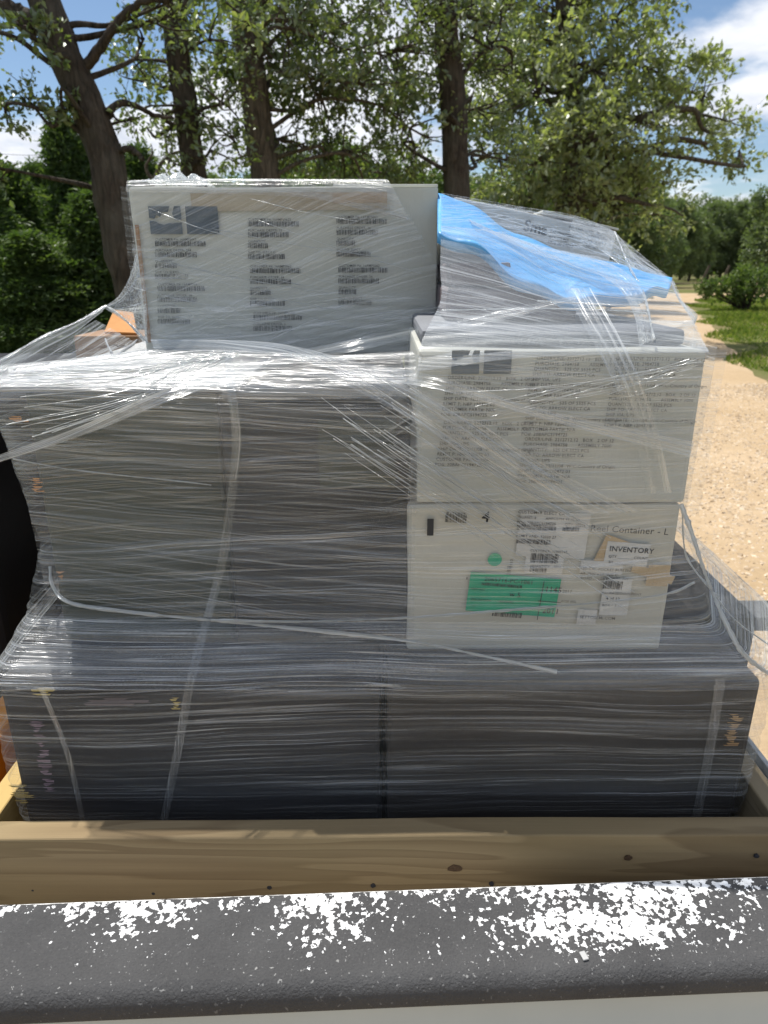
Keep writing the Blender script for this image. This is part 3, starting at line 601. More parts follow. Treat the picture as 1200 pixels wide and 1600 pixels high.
# overhead wires at the left
for k, v in enumerate((237, 250)):
    a, b = at(-140, v - 3, 60), at(330, v + 6, 60); c = crom([a, (a + b) / 2 - Vector((0, 0, .25)), b], 20); V, Fc = tube(c, 0.016, 5)
    tag(link('overhead_wire', np_mesh('overhead_wire', V, Fc, True), M['black']), ('upper' if k == 0 else 'lower') + ' thin overhead wire crossing the cloudy sky at the left', 'wire', 'overhead wires')

# ------------------------------------------------------------------ the vehicle bed the load stands in
def Zc(z): return H + z
truck = empty('utility_vehicle', (0, 1.35, 0)); tag(truck, 'utility vehicle whose cargo bed, with chipped dark grey side rail, carries the load', 'vehicle')
PI0 = Matrix.Translation(-truck.location)
def chip_mat():
    m, t, out = new_mat('chipped_grey_liner_over_white_paint'); co = nn(t, 'ShaderNodeTexCoord').outputs['Object']
    sp = nn(t, 'ShaderNodeSeparateXYZ'); t.links.new(co, sp.inputs[0]); X, Y, Z = sp.outputs
    def gauss(v, c, w): return math_n(t, 'POWER', 2.718, math_n(t, 'MULTIPLY', math_n(t, 'POWER', math_n(t, 'ABSOLUTE', math_n(t, 'DIVIDE', math_n(t, 'SUBTRACT', v, c), w)), 2.0), -1.0))
    edge = math_n(t, 'MULTIPLY', gauss(Y, 0.086, 0.020), 0.115)
    right = math_n(t, 'MULTIPLY', math_n(t, 'MULTIPLY', gauss(X, 0.31, 0.19), gauss(Y, 0.026, 0.055)), 0.205)
    mid = math_n(t, 'MULTIPLY', math_n(t, 'MULTIPLY', gauss(X, -0.08, 0.09), gauss(Y, 0.045, 0.05)), 0.14)
    left = math_n(t, 'MULTIPLY', math_n(t, 'MULTIPLY', gauss(X, -0.34, 0.08), gauss(Y, 0.055, 0.04)), 0.13)
    low = math_n(t, 'MULTIPLY', gauss(Y, -0.055, 0.025), -0.12)
    msk = math_n(t, 'ADD', math_n(t, 'ADD', edge, right), math_n(t, 'ADD', math_n(t, 'ADD', mid, left), low))
    n = math_n(t, 'ADD', math_n(t, 'MULTIPLY', noise(t, co, 118.0, 4.0, 0.55), 0.62), math_n(t, 'MULTIPLY', noise(t, co, 24.0, 3.0, 0.5), 0.38))
    v = math_n(t, 'ADD', n, msk)
    chip = ramp(t, v, [(0.638, 0.0), (0.646, 0.25), (0.656, 1.0)])
    rim = ramp(t, Y, [(0.0, 0.0), (1.0, 1.0)]); rimf = math_n(t, 'GREATER_THAN', math_n(t, 'ADD', Y, math_n(t, 'MULTIPLY', math_n(t, 'SUBTRACT', noise(t, co, 22.0, 4.0), 0.5), 0.012)), 0.0885)
    chip = math_n(t, 'MAXIMUM', chip, rimf)
    grain = noise(t, co, 330.0, 3.0, 0.6); spk = ramp(t, noise(t, co, 190.0, 2.0, 0.5), [(0.66, 0.0), (0.72, 1.0)])
    big = noise(t, co, 7.0, 6.0, 0.6)
    g1 = mixc(t, ramp(t, big, [(0.35, 0.0), (0.7, 1.0)]), (0.040, 0.040, 0.042), (0.068, 0.068, 0.070))
    g1 = mixc(t, math_n(t, 'MULTIPLY', grain, 0.5), g1, (0.13, 0.13, 0.13))
    g1 = mixc(t, math_n(t, 'MULTIPLY', spk, math_n(t, 'ADD', 0.12, math_n(t, 'MULTIPLY', gauss(Y, -0.025, 0.022), 0.6))), g1, (0.42, 0.42, 0.41))  # pale specks crowd the near roll, painting in its sun glints
    w = mixc(t, ramp(t, noise(t, co, 55.0, 6.0, 0.7), [(0.30, 0.0), (0.52, 1.0)]), (0.55, 0.55, 0.55), (0.86, 0.87, 0.88))
    p = nn(t, 'ShaderNodeBsdfPrincipled'); t.links.new(mixc(t, chip, g1, w), p.inputs['Base Color'])
    t.links.new(math_n(t, 'SUBTRACT', 0.82, math_n(t, 'MULTIPLY', chip, 0.2)), p.inputs['Roughness']); p.inputs['Specular IOR Level'].default_value = 0.2
    h = math_n(t, 'ADD', math_n(t, 'MULTIPLY', math_n(t, 'SUBTRACT', 1.0, chip), math_n(t, 'ADD', 0.5, math_n(t, 'MULTIPLY', grain, 0.9))), math_n(t, 'MULTIPLY', noise(t, co, 120.0, 2.0), math_n(t, 'MULTIPLY', math_n(t, 'SUBTRACT', 1.0, chip), 0.7)))
    t.links.new(bump(t, h, 0.9, 0.0024), p.inputs['Normal']); t.links.new(p.outputs[0], out.inputs[0]); return m
M['chip'] = chip_mat()
def extrude_profile(prof, x0, x1, n=40):
    prof = np.array(prof, float); xs = np.linspace(x0, x1, n)
    V = np.zeros((n, len(prof), 3)); V[:, :, 0] = xs[:, None]; V[:, :, 1] = prof[:, 0]; V[:, :, 2] = prof[:, 1]
    return V.reshape(-1, 3), grid_faces(n, len(prof))
# near side rail: cap with rounded near edge, pale panel below (profile y,z around the cap centre)
arc = [(-0.027 - 0.024 * math.sin(a), 0.0 - 0.024 * (1 - math.cos(a))) for a in np.linspace(0, math.pi / 2, 9)]
prof = [(0.092, -0.10), (0.092, -0.004), (0.090, 0.001), (0.086, 0.003), (0.08, 0.002), (0.04, 0.0015), (0.01, 0.001), (-0.015, 0.0005)] + arc + [(-0.0515, -0.034), (-0.049, -0.040), (-0.045, -0.044)]
V, Fc = extrude_profile([(-0.042, -0.044), (-0.0425, -0.06), (-0.047, -0.085), (-0.059, -0.12), (-0.067, -0.16), (-0.068, -0.22), (-0.06, -0.30), (-0.043, -0.34)], -1.5, 1.5)
side = link('side_panel', np_mesh('side_panel', V, Fc, True), M['panel'], truck)
Rz = Matrix.Translation((0, 0.671, Zc(-0.85))) @ Matrix.Rotation(math.radians(2.5), 4, 'Z')
side.matrix_parent_inverse = PI0; side.matrix_basis = Rz
V, Fc = extrude_profile(prof, -1.5, 1.5, 60)
capo = link('rail_cap', np_mesh('rail_cap', V, Fc, True), M['chip'], side); capo.matrix_parent_inverse = Matrix()
capo['label'] = 'dark grey textured rail cap with white chipped paint'
# a small pale flake lying on the cap
fl = link('paint_flake', bm_mesh('paint_flake', box_bm(-0.004, 0.004, -0.006, 0.006, 0, 0.0025, bevel=0.001)), M['lid_white'], side); fl.matrix_parent_inverse = Matrix(); fl.location = (0.26, -0.022, 0.001); fl.rotation_euler.z = 0.2
deckz = Zc(-1.12)
box('bed_floor', -0.76, 0.74, 0.74, 2.0, deckz - 0.03, deckz, M['deck'], truck, bevel=0.003)
def far_rail(): 
    V, Fc = extrude_profile([(a, max(b, -.045)) for a, b in prof], -0.78, 2.2); V = V * np.array([1, -1, 1]); return np_mesh('far_rail', V, Fc[:, ::-1], True)
o = link('far_rail', far_rail(), M['chip'], truck); o.location = (0, 2.05, Zc(-1.05))
box('far_side_panel', -0.78, 1.0, 2.06, 2.11, Zc(-1.35), Zc(-1.10), M['panel'], truck)
# tailgate end on the right: galvanised channel
tg = box('tailgate', 0.660, 0.676, 0.80, 2.0, Zc(-1.15), Zc(-0.868), M['galv'], truck, bevel=0.003)
box('channel_lip', 0.6765, 0.709, 0.80, 2.0, Zc(-0.90), Zc(-0.892), M['galv'], tg, bevel=0.002)
box('channel_lip', 0.7095, 0.720, 0.80, 2.0, Zc(-0.93), Zc(-0.874), M['galv'], tg, bevel=0.002)
# cab end on the left
box('fender', -0.80, -0.735, 0.86, 2.05, Zc(-1.35), Zc(-0.84), M['orange'], truck, bevel=0.02, seg=4)
box('cab_back', -1.35, -0.80, 1.30, 2.35, Zc(-1.25), Zc(-0.27), M['black'], truck, bevel=0.03, seg=4)
for sx, nm in ((-0.9, 'wheel'), (0.45, 'wheel')):
    for yy in (0.80, 1.95):
        bm = bmesh.new(); bmesh.ops.create_cone(bm, cap_ends=True, segments=36, radius1=0.27, radius2=0.27, depth=0.2)
        bmesh.ops.rotate(bm, verts=bm.verts, matrix=Matrix.Rotation(math.pi / 2, 3, 'X')); bmesh.ops.translate(bm, verts=bm.verts, vec=(sx, yy + .05, 0.27))
        bmesh.ops.bevel(bm, geom=[e for e in bm.edges if len(e.link_faces) == 2 and e.calc_face_angle() > 1], offset=.03, segments=3, affect='EDGES')
        link(nm, bm_mesh(nm, bm, False), M['black'], truck)
box('chassis', -1.2, 0.6, 0.95, 1.85, 0.35, deckz - 0.032, M['black'], truck, bevel=0.02)

# ------------------------------------------------------------------ treated lumber frame
frame = empty('lumber_frame', (0, 1.35, deckz)); tag(frame, 'frame of yellowish treated pine boards around the foot of the wrapped load', 'frame')
fb = box('board', -0.95, 0.95, 0.829, 0.868, deckz, Zc(-0.818), M['wood_x'], frame, bevel=0.004, seg=3, cuts=10)
fb['label'] = 'long front board with knots and nail holes'
for v in fb.data.vertices:   # slight bow of the timber
    v.co.z += 0.003 * math.sin(v.co.x * 2.3 + 0.6) + 0.0012 * math.sin(v.co.x * 11); v.co.y += 0.002 * math.sin(v.co.x * 3.1)
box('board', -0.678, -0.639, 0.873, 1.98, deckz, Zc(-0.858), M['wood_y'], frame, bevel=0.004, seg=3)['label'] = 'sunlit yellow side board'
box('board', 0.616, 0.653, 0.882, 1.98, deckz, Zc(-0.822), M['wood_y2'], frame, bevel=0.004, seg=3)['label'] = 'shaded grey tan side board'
def disc_on(u, v, Y, rx, rz, name, mat, parent, d=0.002):
    p = at(u, v, Y); bm = bmesh.new(); r = random.Random(u)
    vs = []
    for k in range(14):
        a = k / 14 * 2 * math.pi; q = 1 + r.uniform(-.18, .18); vs.append(bm.verts.new((p.x + math.cos(a) * rx * q, Y - d, p.z + math.sin(a) * rz * q)))
    c = bm.verts.new((p.x, Y - d * 1.6, p.z))
    for k in range(14): bm.faces.new((vs[k], c, vs[(k + 1) % 14]))
    # rim back to the board
    ws = [bm.verts.new((w.co.x, Y + .001, w.co.z)) for w in vs]
    for k in range(14): bm.faces.new((vs[k], vs[(k + 1) % 14], ws[(k + 1) % 14], ws[k]))
    bmesh.ops.recalc_face_normals(bm, faces=bm.faces)
    return link(name, bm_mesh(name, bm), mat, fb)
for u, v, rx, rz in ((205, 1353, .017, .008), (711, 1357, .011, .007), (982, 1341, .006, .005)): disc_on(u, v, 0.829, rx, rz, 'knot', M['knot'], fb, .0005)
for u, v in ((52, 1390), (240, 1395), (421, 1386), (583, 1383), (768, 1381), (1182, 1337)): disc_on(u, v, 0.829, .0038, .0038, 'nail_hole', M['ink'], fb, .0015)

# ------------------------------------------------------------------ print on cartons
def print_part(name, parent, Y, items, mat, dy=0.0012):
    """flat print on the carton face y=Y: text lines, barcodes and solid patches given at their places on the face"""
    rng = random.Random(len(items) * 7 + int(Y * 100)); objs = []; bm = bmesh.new()
    def quad(p, w, h, rot=0.0):
        c, s_ = math.cos(rot), math.sin(rot)
        vs = [bm.verts.new((p.x + a * c - b * s_, Y - dy, p.z + a * s_ + b * c)) for a, b in ((0, 0), (w, 0), (w, h), (0, h))]
        bm.faces.new(vs)
    for it in items:
        k = it[0]; p = at(it[1], it[2], Y); m = px2m(it[2], Y)
        if k == 't':
            cu = bpy.data.curves.new('print', 'FONT'); cu.body = it[3]; cu.size = it[4] * m / 0.70; cu.resolution_u = 2
            if len(it) > 6: cu.offset = it[6] * cu.size
            cu.space_character = 1.05
            o = bpy.data.objects.new('print', cu); COL.objects.link(o); o.location = (p.x, Y - dy, p.z)
            o.rotation_euler = (math.pi / 2, -math.radians(it[5]) if len(it) > 5 else 0, 0); objs.append(o)
        elif k == 'b':
            w, h = it[3] * m, it[4] * m; rot = math.radians(it[5]) if len(it) > 5 else 0; x = 0.0; u_ = m * 0.85
            while x < w:
                bw = u_ * rng.choice((0.7, 0.9, 1.3, 1.8)); q = Vector((p.x + x * math.cos(rot), Y, p.z + x * math.sin(rot))); quad(q, bw, h * (1 if rng.random() < .9 else .8), rot); x += bw + u_ * rng.choice((0.6, 0.9, 1.4))
        else: quad(p, it[3] * m, it[4] * m, math.radians(it[5]) if len(it) > 5 else 0)
    bpy.context.view_layer.update(); dg = bpy.context.evaluated_depsgraph_get()
    for o in objs:
        me = bpy.data.meshes.new_from_object(o.evaluated_get(dg)); me.transform(o.matrix_world); bm.from_mesh(me)
        bpy.data.meshes.remove(me); cu = o.data; bpy.data.objects.remove(o); bpy.data.curves.remove(cu)
    return tag(link(name, bm_mesh(name, bm), mat, parent), kind='stuff')
def patch(name, parent, Y, u, v, w, h, mat, rot=0.0, dy=0.0006, th=0.0):
    """paper or tape stuck on the face; (u, v) lower left corner"""
    p = at(u, v, Y); m = px2m(v, Y); c, s_ = math.cos(math.radians(rot)), math.sin(math.radians(rot)); n = 8
    bm = bmesh.new(); rr = random.Random(int(u + v)); g = [[None] * 3 for _ in range(n + 1)]
    for i in range(n + 1):
        for j in range(3):
            a, b = w * m * i / n, h * m * j / 2; z = dy + (0.0005 * rr.random())
            g[i][j] = bm.verts.new((p.x + a * c - b * s_, Y - z, p.z + a * s_ + b * c))
    for i in range(n):
        for j in range(2): bm.faces.new((g[i][j], g[i + 1][j], g[i + 1][j + 1], g[i][j + 1]))
    return link(name, bm_mesh(name, bm), mat, parent)
def smear(name, parent, Y, u, v, w, h, mat, dy=0.0007, seed=0):
    """patch of print, tape or painted sun glint showing through the film in ragged horizontal slivers"""
    p = at(u, v, Y); m = px2m(v, Y); r = random.Random(seed + int(u)); bm = bmesh.new(); z = 0.0
    while z < h * m:
        hh = r.uniform(.0012, .004); a = r.uniform(0, .35) * w * m; b = w * m * (1 - r.uniform(0, .4)); z1 = min(z + hh, h * m)
        if r.random() < .8: bm.faces.new([bm.verts.new((p.x + q[0], Y - dy, p.z + q[1])) for q in ((a + r.uniform(0, .01), z), (b - r.uniform(0, .01), z), (b, z1), (a, z1))])
        z = z1 + r.uniform(.0003, .002)
    return tag(link(name, bm_mesh(name, bm), mat, parent), kind='stuff')
LINES = ["ORDER/LINE: 2212712.12   BOX   2 OF 12", "PURCHASE: 2984758       ASSEMBLY 7000", "QUANTITY:   525 OF 5525 PCS", "SHIP TO: ARROW ELECT CA", "SHIP VIA: UPS",
         "SHIP DATE: 12/11/08  W/C-Country of Origin", "REMIT P: NBP 120472 03", "CUSTOMER PART#: N/A", "PO#: 20BAPCS194725"]
def block(u, v, du, lines, hpx=5.2, dv=8.2, rot=-1.2):
    return [('t', u + du * i, v + dv * i, t, hpx, rot, 0.004) for i, t in enumerate(lines)]

# lower pair of dark cartons
c = box('carton', -0.610, -0.006, 0.945, 1.92, deckz + .002, Zc(-0.615), M['carton_char'], bevel=.008, bulge=.004, cuts=5, seed=1)
tag(c, 'charcoal carton with yellow label patches at the bottom left of the load', 'carton')
YL = 0.9395
for (u, v, w, h, mt) in ((48, 1086, 45, 14, 'yellow'), (262, 1108, 26, 24, 'yellow'), (110, 1102, 150, 16, 'carton_plum'), (20, 1258, 40, 40, 'yellow'), (66, 1236, 26, 130, 'mauve')): smear('label', c, YL, u, v, w, h, M[mt])
c = box('carton', 0.004, 0.597, 0.945, 1.15, deckz + .002, Zc(-0.617), M['carton_brownblack'], bevel=.008, bulge=.004, cuts=5, seed=2)
tag(c, 'dark brown carton at the bottom right of the load', 'carton')
smear('tape_or_glint', c, YL, 1126, 1165, 30, 60, M['tape_brown'])
c = box('carton', 0.12, 0.70, 1.158, 1.90, Zc(-0.866), Zc(-0.619), M['carton_brownblack'], bevel=.008, bulge=.003, cuts=3, seed=22)
tag(c, 'dark carton jutting right behind the bottom right carton, over the metal tailgate', 'carton')
# left stack
c = box('carton', -0.553, -0.257, 1.067, 1.75, Zc(-0.613), Zc(-0.183), M['carton_green'], bevel=.006, bulge=.004, cuts=5, seed=3)
tag(c, 'tall grey green carton at the left of the middle layer under the white board', 'carton')
for u, v, w, h in ((4, 662, 38, 12), (44, 768, 22, 22), (84, 905, 16, 14)): smear('tape_or_glint', c, 1.060, u + 5, v, w, h, M['kraft_orange'])  # painted orange glints: the sunlit left flank seen through the film
c = box('carton', -0.250, 0.040, 1.042, 1.75, Zc(-0.613), Zc(-0.183), M['carton_slate'], bevel=.006, bulge=.004, cuts=5, seed=4)
tag(c, 'tall slate grey carton in the middle layer beside the pale labelled cartons', 'carton')
patch('label', c, 1.0355, 500, 762, 118, 108, M['carton_green'])
c = box('foam_board', -0.586, -0.225, 1.056, 1.76, Zc(-0.181), Zc(-0.172), M['lid_white'], bevel=.003, seg=2)
tag(c, 'flat white board lying on the tall grey green carton at left', 'board')
# right pair of pale cartons
YR = 1.03
c = box('carton', 0.038, 0.466, YR, 1.70, Zc(-0.612), Zc(-0.352), M['carton_pale'], bevel=.006, bulge=.003, cuts=5, seed=5)
tag(c, 'pale carton with green label and inventory sticker, lower of the two on the right', 'carton'); lowbox = c
YP = YR - 0.0065
patch('tape_or_glint', c, YP, 925, 880, 40, 52, M['tape'], -20, .0006); patch('tape_or_glint', c, YP, 985, 893, 70, 14, M['tape'], -18, .0006)
patch('tape_or_glint', c, YP, 1008, 915, 34, 36, M['tape'], -2, .0006)
patch('paper_label', c, YP, 805, 868, 108, 75, M['paper'], -3, .0008); patch('paper_label', c, YP, 942, 880, 68, 38, M['paper'], -5, .0012)
patch('paper_label', c, YP, 905, 895, 66, 22, M['paper'], -3, .0010); patch('paper_label', c, YP, 935, 960, 44, 62, M['paper'], -2, .0010)
patch('paper_label', c, YP, 818, 895, 60, 46, M['paper'], -3, .0010); patch('paper_label', c, YP, 900, 975, 30, 26, M['paper'], -2, .0008)
gl = patch('green_label', c, YP, 727, 953, 140, 66, M['green_paper'], -5, .0016)
def dot():
    p = at(773, 874, YP); r = px2m(874, YP) * 11; bm = bmesh.new(); vs = [bm.verts.new((p.x + r * math.cos(a), YP - .0012, p.z + r * math.sin(a))) for a in np.linspace(0, 2 * math.pi, 28, endpoint=False)]; bm.faces.new(vs[::-1])
    link('green_dot', bm_mesh('green_dot', bm), M['green_paper'], c)
dot()
print_part('printed_marks', c, YP, [('b', 695, 815, 34, 17, -3), ('t', 752, 814, '4', 17, -4, .02), ('r', 667, 836, 10, 28, 0),
    ('t', 921, 829, 'Reel Container - L', 10.8, -3, .004), ('t', 951, 860, 'INVENTORY', 8.5, -4, .012), ('t', 950, 870, 'QTY ________COUNT______', 4.2, -4), ('t', 950, 879, 'BY ____________________', 4.2, -4),
    ('t', 809, 801, 'CUSTOMER ELECT CA', 5, -3, .006), ('t', 809, 809, 'QUANT: 8        AMPCS194 44-42-03', 4.2, -3), ('t', 807, 817, 'PO#: 20BAPCS194725       QTY: 20279', 4.4, -3, .006), ('b', 807, 826, 60, 9, -3), ('b', 878, 829, 26, 7, -3),
    ('t', 806, 838, 'REMIT AND: 32020 27', 4.4, -3, .006), ('b', 806, 848, 54, 8, -3), ('t', 828, 861, 'CUSTOMER: 16030144', 4, -3), ('b', 828, 878, 42, 16, -3), ('t', 828, 885, 'QUANTITY: _2016', 4, -3), ('b', 827, 893, 26, 9, -3),
    ('t', 906, 889, '12D S.W. POCKET RUN ELE', 4.4, -3), ('t', 906, 897, 'ARROW KLINING C', 4.4, -3), ('t', 906, 904, 'ROAD ALLEGANY', 4.4, -3), ('b', 941, 919, 30, 14, -3), ('t', 941, 903, 'CUSTOMER: 20A', 3.6, -3), ('t', 940, 927, 'PACKAGE/DOCUMENT', 4, -3), ('t', 946, 936, '4 of 12', 5, -3, .006), ('t', 940, 946, 'BOX 1-3-71', 4, -3),
    ('t', 905, 965, 'SETTOSEMI.COM', 5, -3, .008), ('t', 878, 925, '2017', 5, -3), ('t', 876, 940, '0120 (05)', 4, -3), ('b', 797, 897, 14, 6, 88), ('t', 800, 890, '16110', 5, 88)], M['ink_grey'], .0024)
print_part('printed_marks', gl, YP, [('t', 756, 906, '2065716-PC-1061', 7, -5), ('b', 752, 913, 62, 5, -5), ('t', 850, 923, '1145', 9, -5, .01), ('t', 846, 956, '2011', 9, -5, .01), ('t', 795, 930, 'w 5', 8, -8), ('b', 768, 961, 46, 9, -5), ('r', 838, 967, 1.2, 66, -5), ('r', 728, 904, 2, 4, -5), ('r', 840, 938, 36, 1.0, -5), ('t', 735, 920, 'PART NO.', 3.4, -5), ('t', 735, 936, 'DESCRIPTION', 3.4, -5), ('t', 780, 940, 'RECEIVED', 3.4, -5)], M['ink'], .0034)
c = box('carton', 0.050, 0.470, YR, 1.70, Zc(-0.350), Zc(-0.116), M['carton_white'], bevel=.006, bulge=.003, cuts=5, seed=6)
tag(c, 'white carton with rows of small print, upper of the two on the right', 'carton')
items = block(699, 592, -1.5, LINES[:2] + LINES[3:]) + block(693, 662, -1.7, LINES) + block(838, 562, -2.2, LINES[:8]) + block(826, 631, -2.0, LINES[2:]) + block(819, 688, -1.6, LINES) + block(962, 562, -1.5, LINES[:6]) + block(952, 617, -1.5, LINES[:7], 5.0)
print_part('printed_marks', c, YP, items, M['ink_grey'])
def logo(parent, Y, u, v, w, h, gap, mat, two=True):
    """two dark tiles; the first has a pale torn swoosh cut through its upper half"""
    for k in range(2):
        p = at(u + k * (w + gap), v, Y); m = px2m(v, Y); bm = bmesh.new(); W_, H_ = w * m, h * m
        def poly(pts): bm.faces.new([bm.verts.new((p.x + a * W_, Y - .0012, p.z + b * H_)) for a, b in pts])
        if k == 0 or not two:
            poly([(0, 0), (1, 0), (1, .42), (.62, .40), (.45, .34), (.30, .38), (.18, .46), (0, .5)]); poly([(0, .58), (.16, .56), (.24, .70), (.34, .62), (.42, .78), (.60, .80), (.66, 1), (0, 1)])
            poly([(.78, .52), (1, .50), (1, 1), (.80, 1), (.72, .74)])
        else: poly([(0, 0), (1, 0), (1, 1), (.55, .93), (.35, .80), (.25, .96), (0, .97)]) if not two else poly([(0, 0), (1, 0), (1, 1), (0, 1)])
        link('logo_tile', bm_mesh('logo_tile', bm), mat, parent)
logo(c, YP, 705, 584, 43, 36, 7, M['ink_navy'])
# the big box on top
YT = 1.45
c = box('carton', -0.486, 0.104, YT, 1.76, Zc(-0.171), Zc(0.142), M['carton_white'], bevel=.005, bulge=.003, cuts=6, seed=7)
tag(c, 'large white carton standing on top of the stack at the upper left', 'carton'); topbox = c
YTP = YT - 0.0065
box('flap', -0.10, 0.106, 1.50, 1.75, Zc(0.146), Zc(0.152), M['carton_white'], c, bevel=.002)
patch('tape_or_glint', c, YTP, 300, 330, 305, 26, M['tape_pale'], 0.4); patch('tape_or_glint', c, YTP, 520, 318, 85, 15, M['tape_brown'], 0.6, .0016); patch('corner_wear', c, YTP, 231, 535, 6, 170, M['kraft'], 0)
logo(c, YTP, 236, 366, 50, 40, 7, M['ink_navy'], True)
items = []
def bars(u, v, ws, dv=17):
    for i, w in enumerate(ws):
        items.append(('t', u, v + dv * i - 9, ('CUSTOMER P#: 16AMPS062234', 'PURCHASE ORDER: 264001', 'QUANTITY: 525', 'SHIP TO: ELECT CA', 'COUNTRY OF ORIGIN')[i % 5][: max(8, int(w / 3.4))], 3.6, 0, .004)); items.append(('b', u, v + dv * i, w, 7.5, 0))
bars(243, 385, (78, 66, 34, 52)); bars(247, 455, (74, 62, 36, 50)); bars(388, 354, (80, 64, 30, 56)); bars(391, 427, (78, 64, 32, 54)); bars(396, 500, (76, 60)); bars(526, 350, (78, 64, 28, 52)); bars(529, 426, (76, 62, 28, 50))
print_part('printed_marks', c, YTP, items, M['ink_grey'])
# pile on the right cartons
c = box('carton', 0.056, 0.455, 1.075, 1.62, Zc(-0.114), Zc(-0.090), M['carton_grey'], bevel=.008, bulge=.003, cuts=4, seed=8)
tag(c, 'flat grey carton lying on the upper right carton, under the blue bag', 'carton')
c = box('carton', 0.108, 0.330, 1.235, 1.56, Zc(-0.088), Zc(-0.036), M['carton_plum'], bevel=.005, bulge=.004, cuts=4, seed=9)
tag(c, 'dull purple brown carton right of the large upper carton, below the blue bag', 'carton')
c = box('carton', 0.112, 0.215, 1.245, 1.54, Zc(-0.032), Zc(0.006), M['carton_plum'], bevel=.005, bulge=.004, cuts=4, seed=19)
tag(c, 'small dull purple carton wedged beside the large upper carton, under the blue bag', 'carton')
def blue_bag():
    top = [at(684, 304, 1.47), at(740, 324, 1.46), at(810, 366, 1.44), at(890, 393, 1.42), at(960, 414, 1.39), at(1050, 440, 1.34)]
    midl = [at(684, 332, 1.36), at(750, 358, 1.34), at(820, 402, 1.31), at(900, 430, 1.28), at(970, 442, 1.27), at(1049, 441, 1.30)]
    low = [at(684, 362, 1.24), at(745, 390, 1.22), at(815, 440, 1.20), at(890, 462, 1.185), at(970, 466, 1.20), at(1047, 444, 1.28)]
    n, m = 60, 20; R = [crom(r, n) for r in (top, midl, low)]; V = np.stack([crom([R[0][i], R[1][i], R[2][i]], m) for i in range(n)])
    rng = np.random.default_rng(4)
    for k in range(14):
        a, b, ph = rng.uniform(8, 50), rng.uniform(5, 30), rng.uniform(0, 6); V[..., 2] += 0.0022 * np.sin(V[..., 0] * a * 1.6 + V[..., 1] * b * 1.5 + ph) * (0.6 + 0.4 * np.sin(V[..., 0] * 13 + ph))
    B = V + np.array([0.0, 0.010, -0.016]); F1 = grid_faces(n, m); F2 = F1[:, ::-1] + n * m
    idx = lambda i, j: i * m + j; rim = []
    for i in range(n - 1): rim += [(idx(i + 1, 0), idx(i, 0), idx(i, 0) + n * m, idx(i + 1, 0) + n * m), (idx(i, m - 1), idx(i + 1, m - 1), idx(i + 1, m - 1) + n * m, idx(i, m - 1) + n * m)]
    for j in range(m - 1): rim += [(idx(0, j), idx(0, j + 1), idx(0, j + 1) + n * m, idx(0, j) + n * m), (idx(n - 1, j + 1), idx(n - 1, j), idx(n - 1, j) + n * m, idx(n - 1, j + 1) + n * m)]
    o = link('plastic_bag', np_mesh('plastic_bag', np.concatenate([V.reshape(-1, 3), B.reshape(-1, 3)]), np.concatenate([F1, F2, np.array(rim)]), True), M['blue_bag'])
    tag(o, 'bright blue plastic bag draped over the small cartons on the right', 'bag')
blue_bag()
def sma_box():
    r = empty('carton', at(700, 330, 1.52)); tag(r, 'small white tilted carton with dark print poking up behind the blue bag', 'carton')
    Rm = Matrix.Translation(at(965, 362, 1.52)) @ Matrix.Rotation(math.radians(11.0), 4, 'Y')
    b = link('body', bm_mesh('body', box_bm(-0.34, 0, 0, .22, -0.17, 0, bevel=.004)), M['paper'], r); b.matrix_basis = Rm
    fl = link('flap', bm_mesh('flap', box_bm(-0.16, 0.0, -.004, .22, 0.002, 0.006, bevel=.001)), M['carton_white'], b); fl.matrix_parent_inverse = Matrix(); fl.rotation_euler = (0, math.radians(1.5), 0)
    objs = []
    for t, x, z, s in (('Sma', -.190, -.034, .030), ('CUSTOMER: 16 APCT 04', -.10, -.012, .006), ('P/N: 1060000002', -.135, -.028, .007), ('QTY: 525 PCS', -.135, -.038, .007), ('1030 00 00000', -.135, -.048, .009), ('ASSEMBLED IN', -.055, -.020, .006), ('ROUTE 12', -.055, -.030, .006), ('LOT 4471', -.055, -.040, .006)):
        cu = bpy.data.curves.new('print', 'FONT'); cu.body = t; cu.size = s; cu.resolution_u = 2; cu.offset = .0006 if t == 'Sma' else .0001
        o = bpy.data.objects.new('print', cu); COL.objects.link(o); o.matrix_world = Rm @ Matrix.Translation((x, -.0012, z)) @ Matrix.Rotation(math.pi / 2, 4, 'X'); objs.append(o)
    bpy.context.view_layer.update(); dg = bpy.context.evaluated_depsgraph_get(); bm = bmesh.new()
    for o in objs:
        me = bpy.data.meshes.new_from_object(o.evaluated_get(dg)); me.transform(Rm.inverted() @ o.matrix_world); bm.from_mesh(me); bpy.data.meshes.remove(me); cu = o.data; bpy.data.objects.remove(o); bpy.data.curves.remove(cu)
    pr = link('printed_marks', bm_mesh('printed_marks', bm), M['ink'], b); pr.matrix_parent_inverse = Matrix(); pr['kind'] = 'stuff'
sma_box()
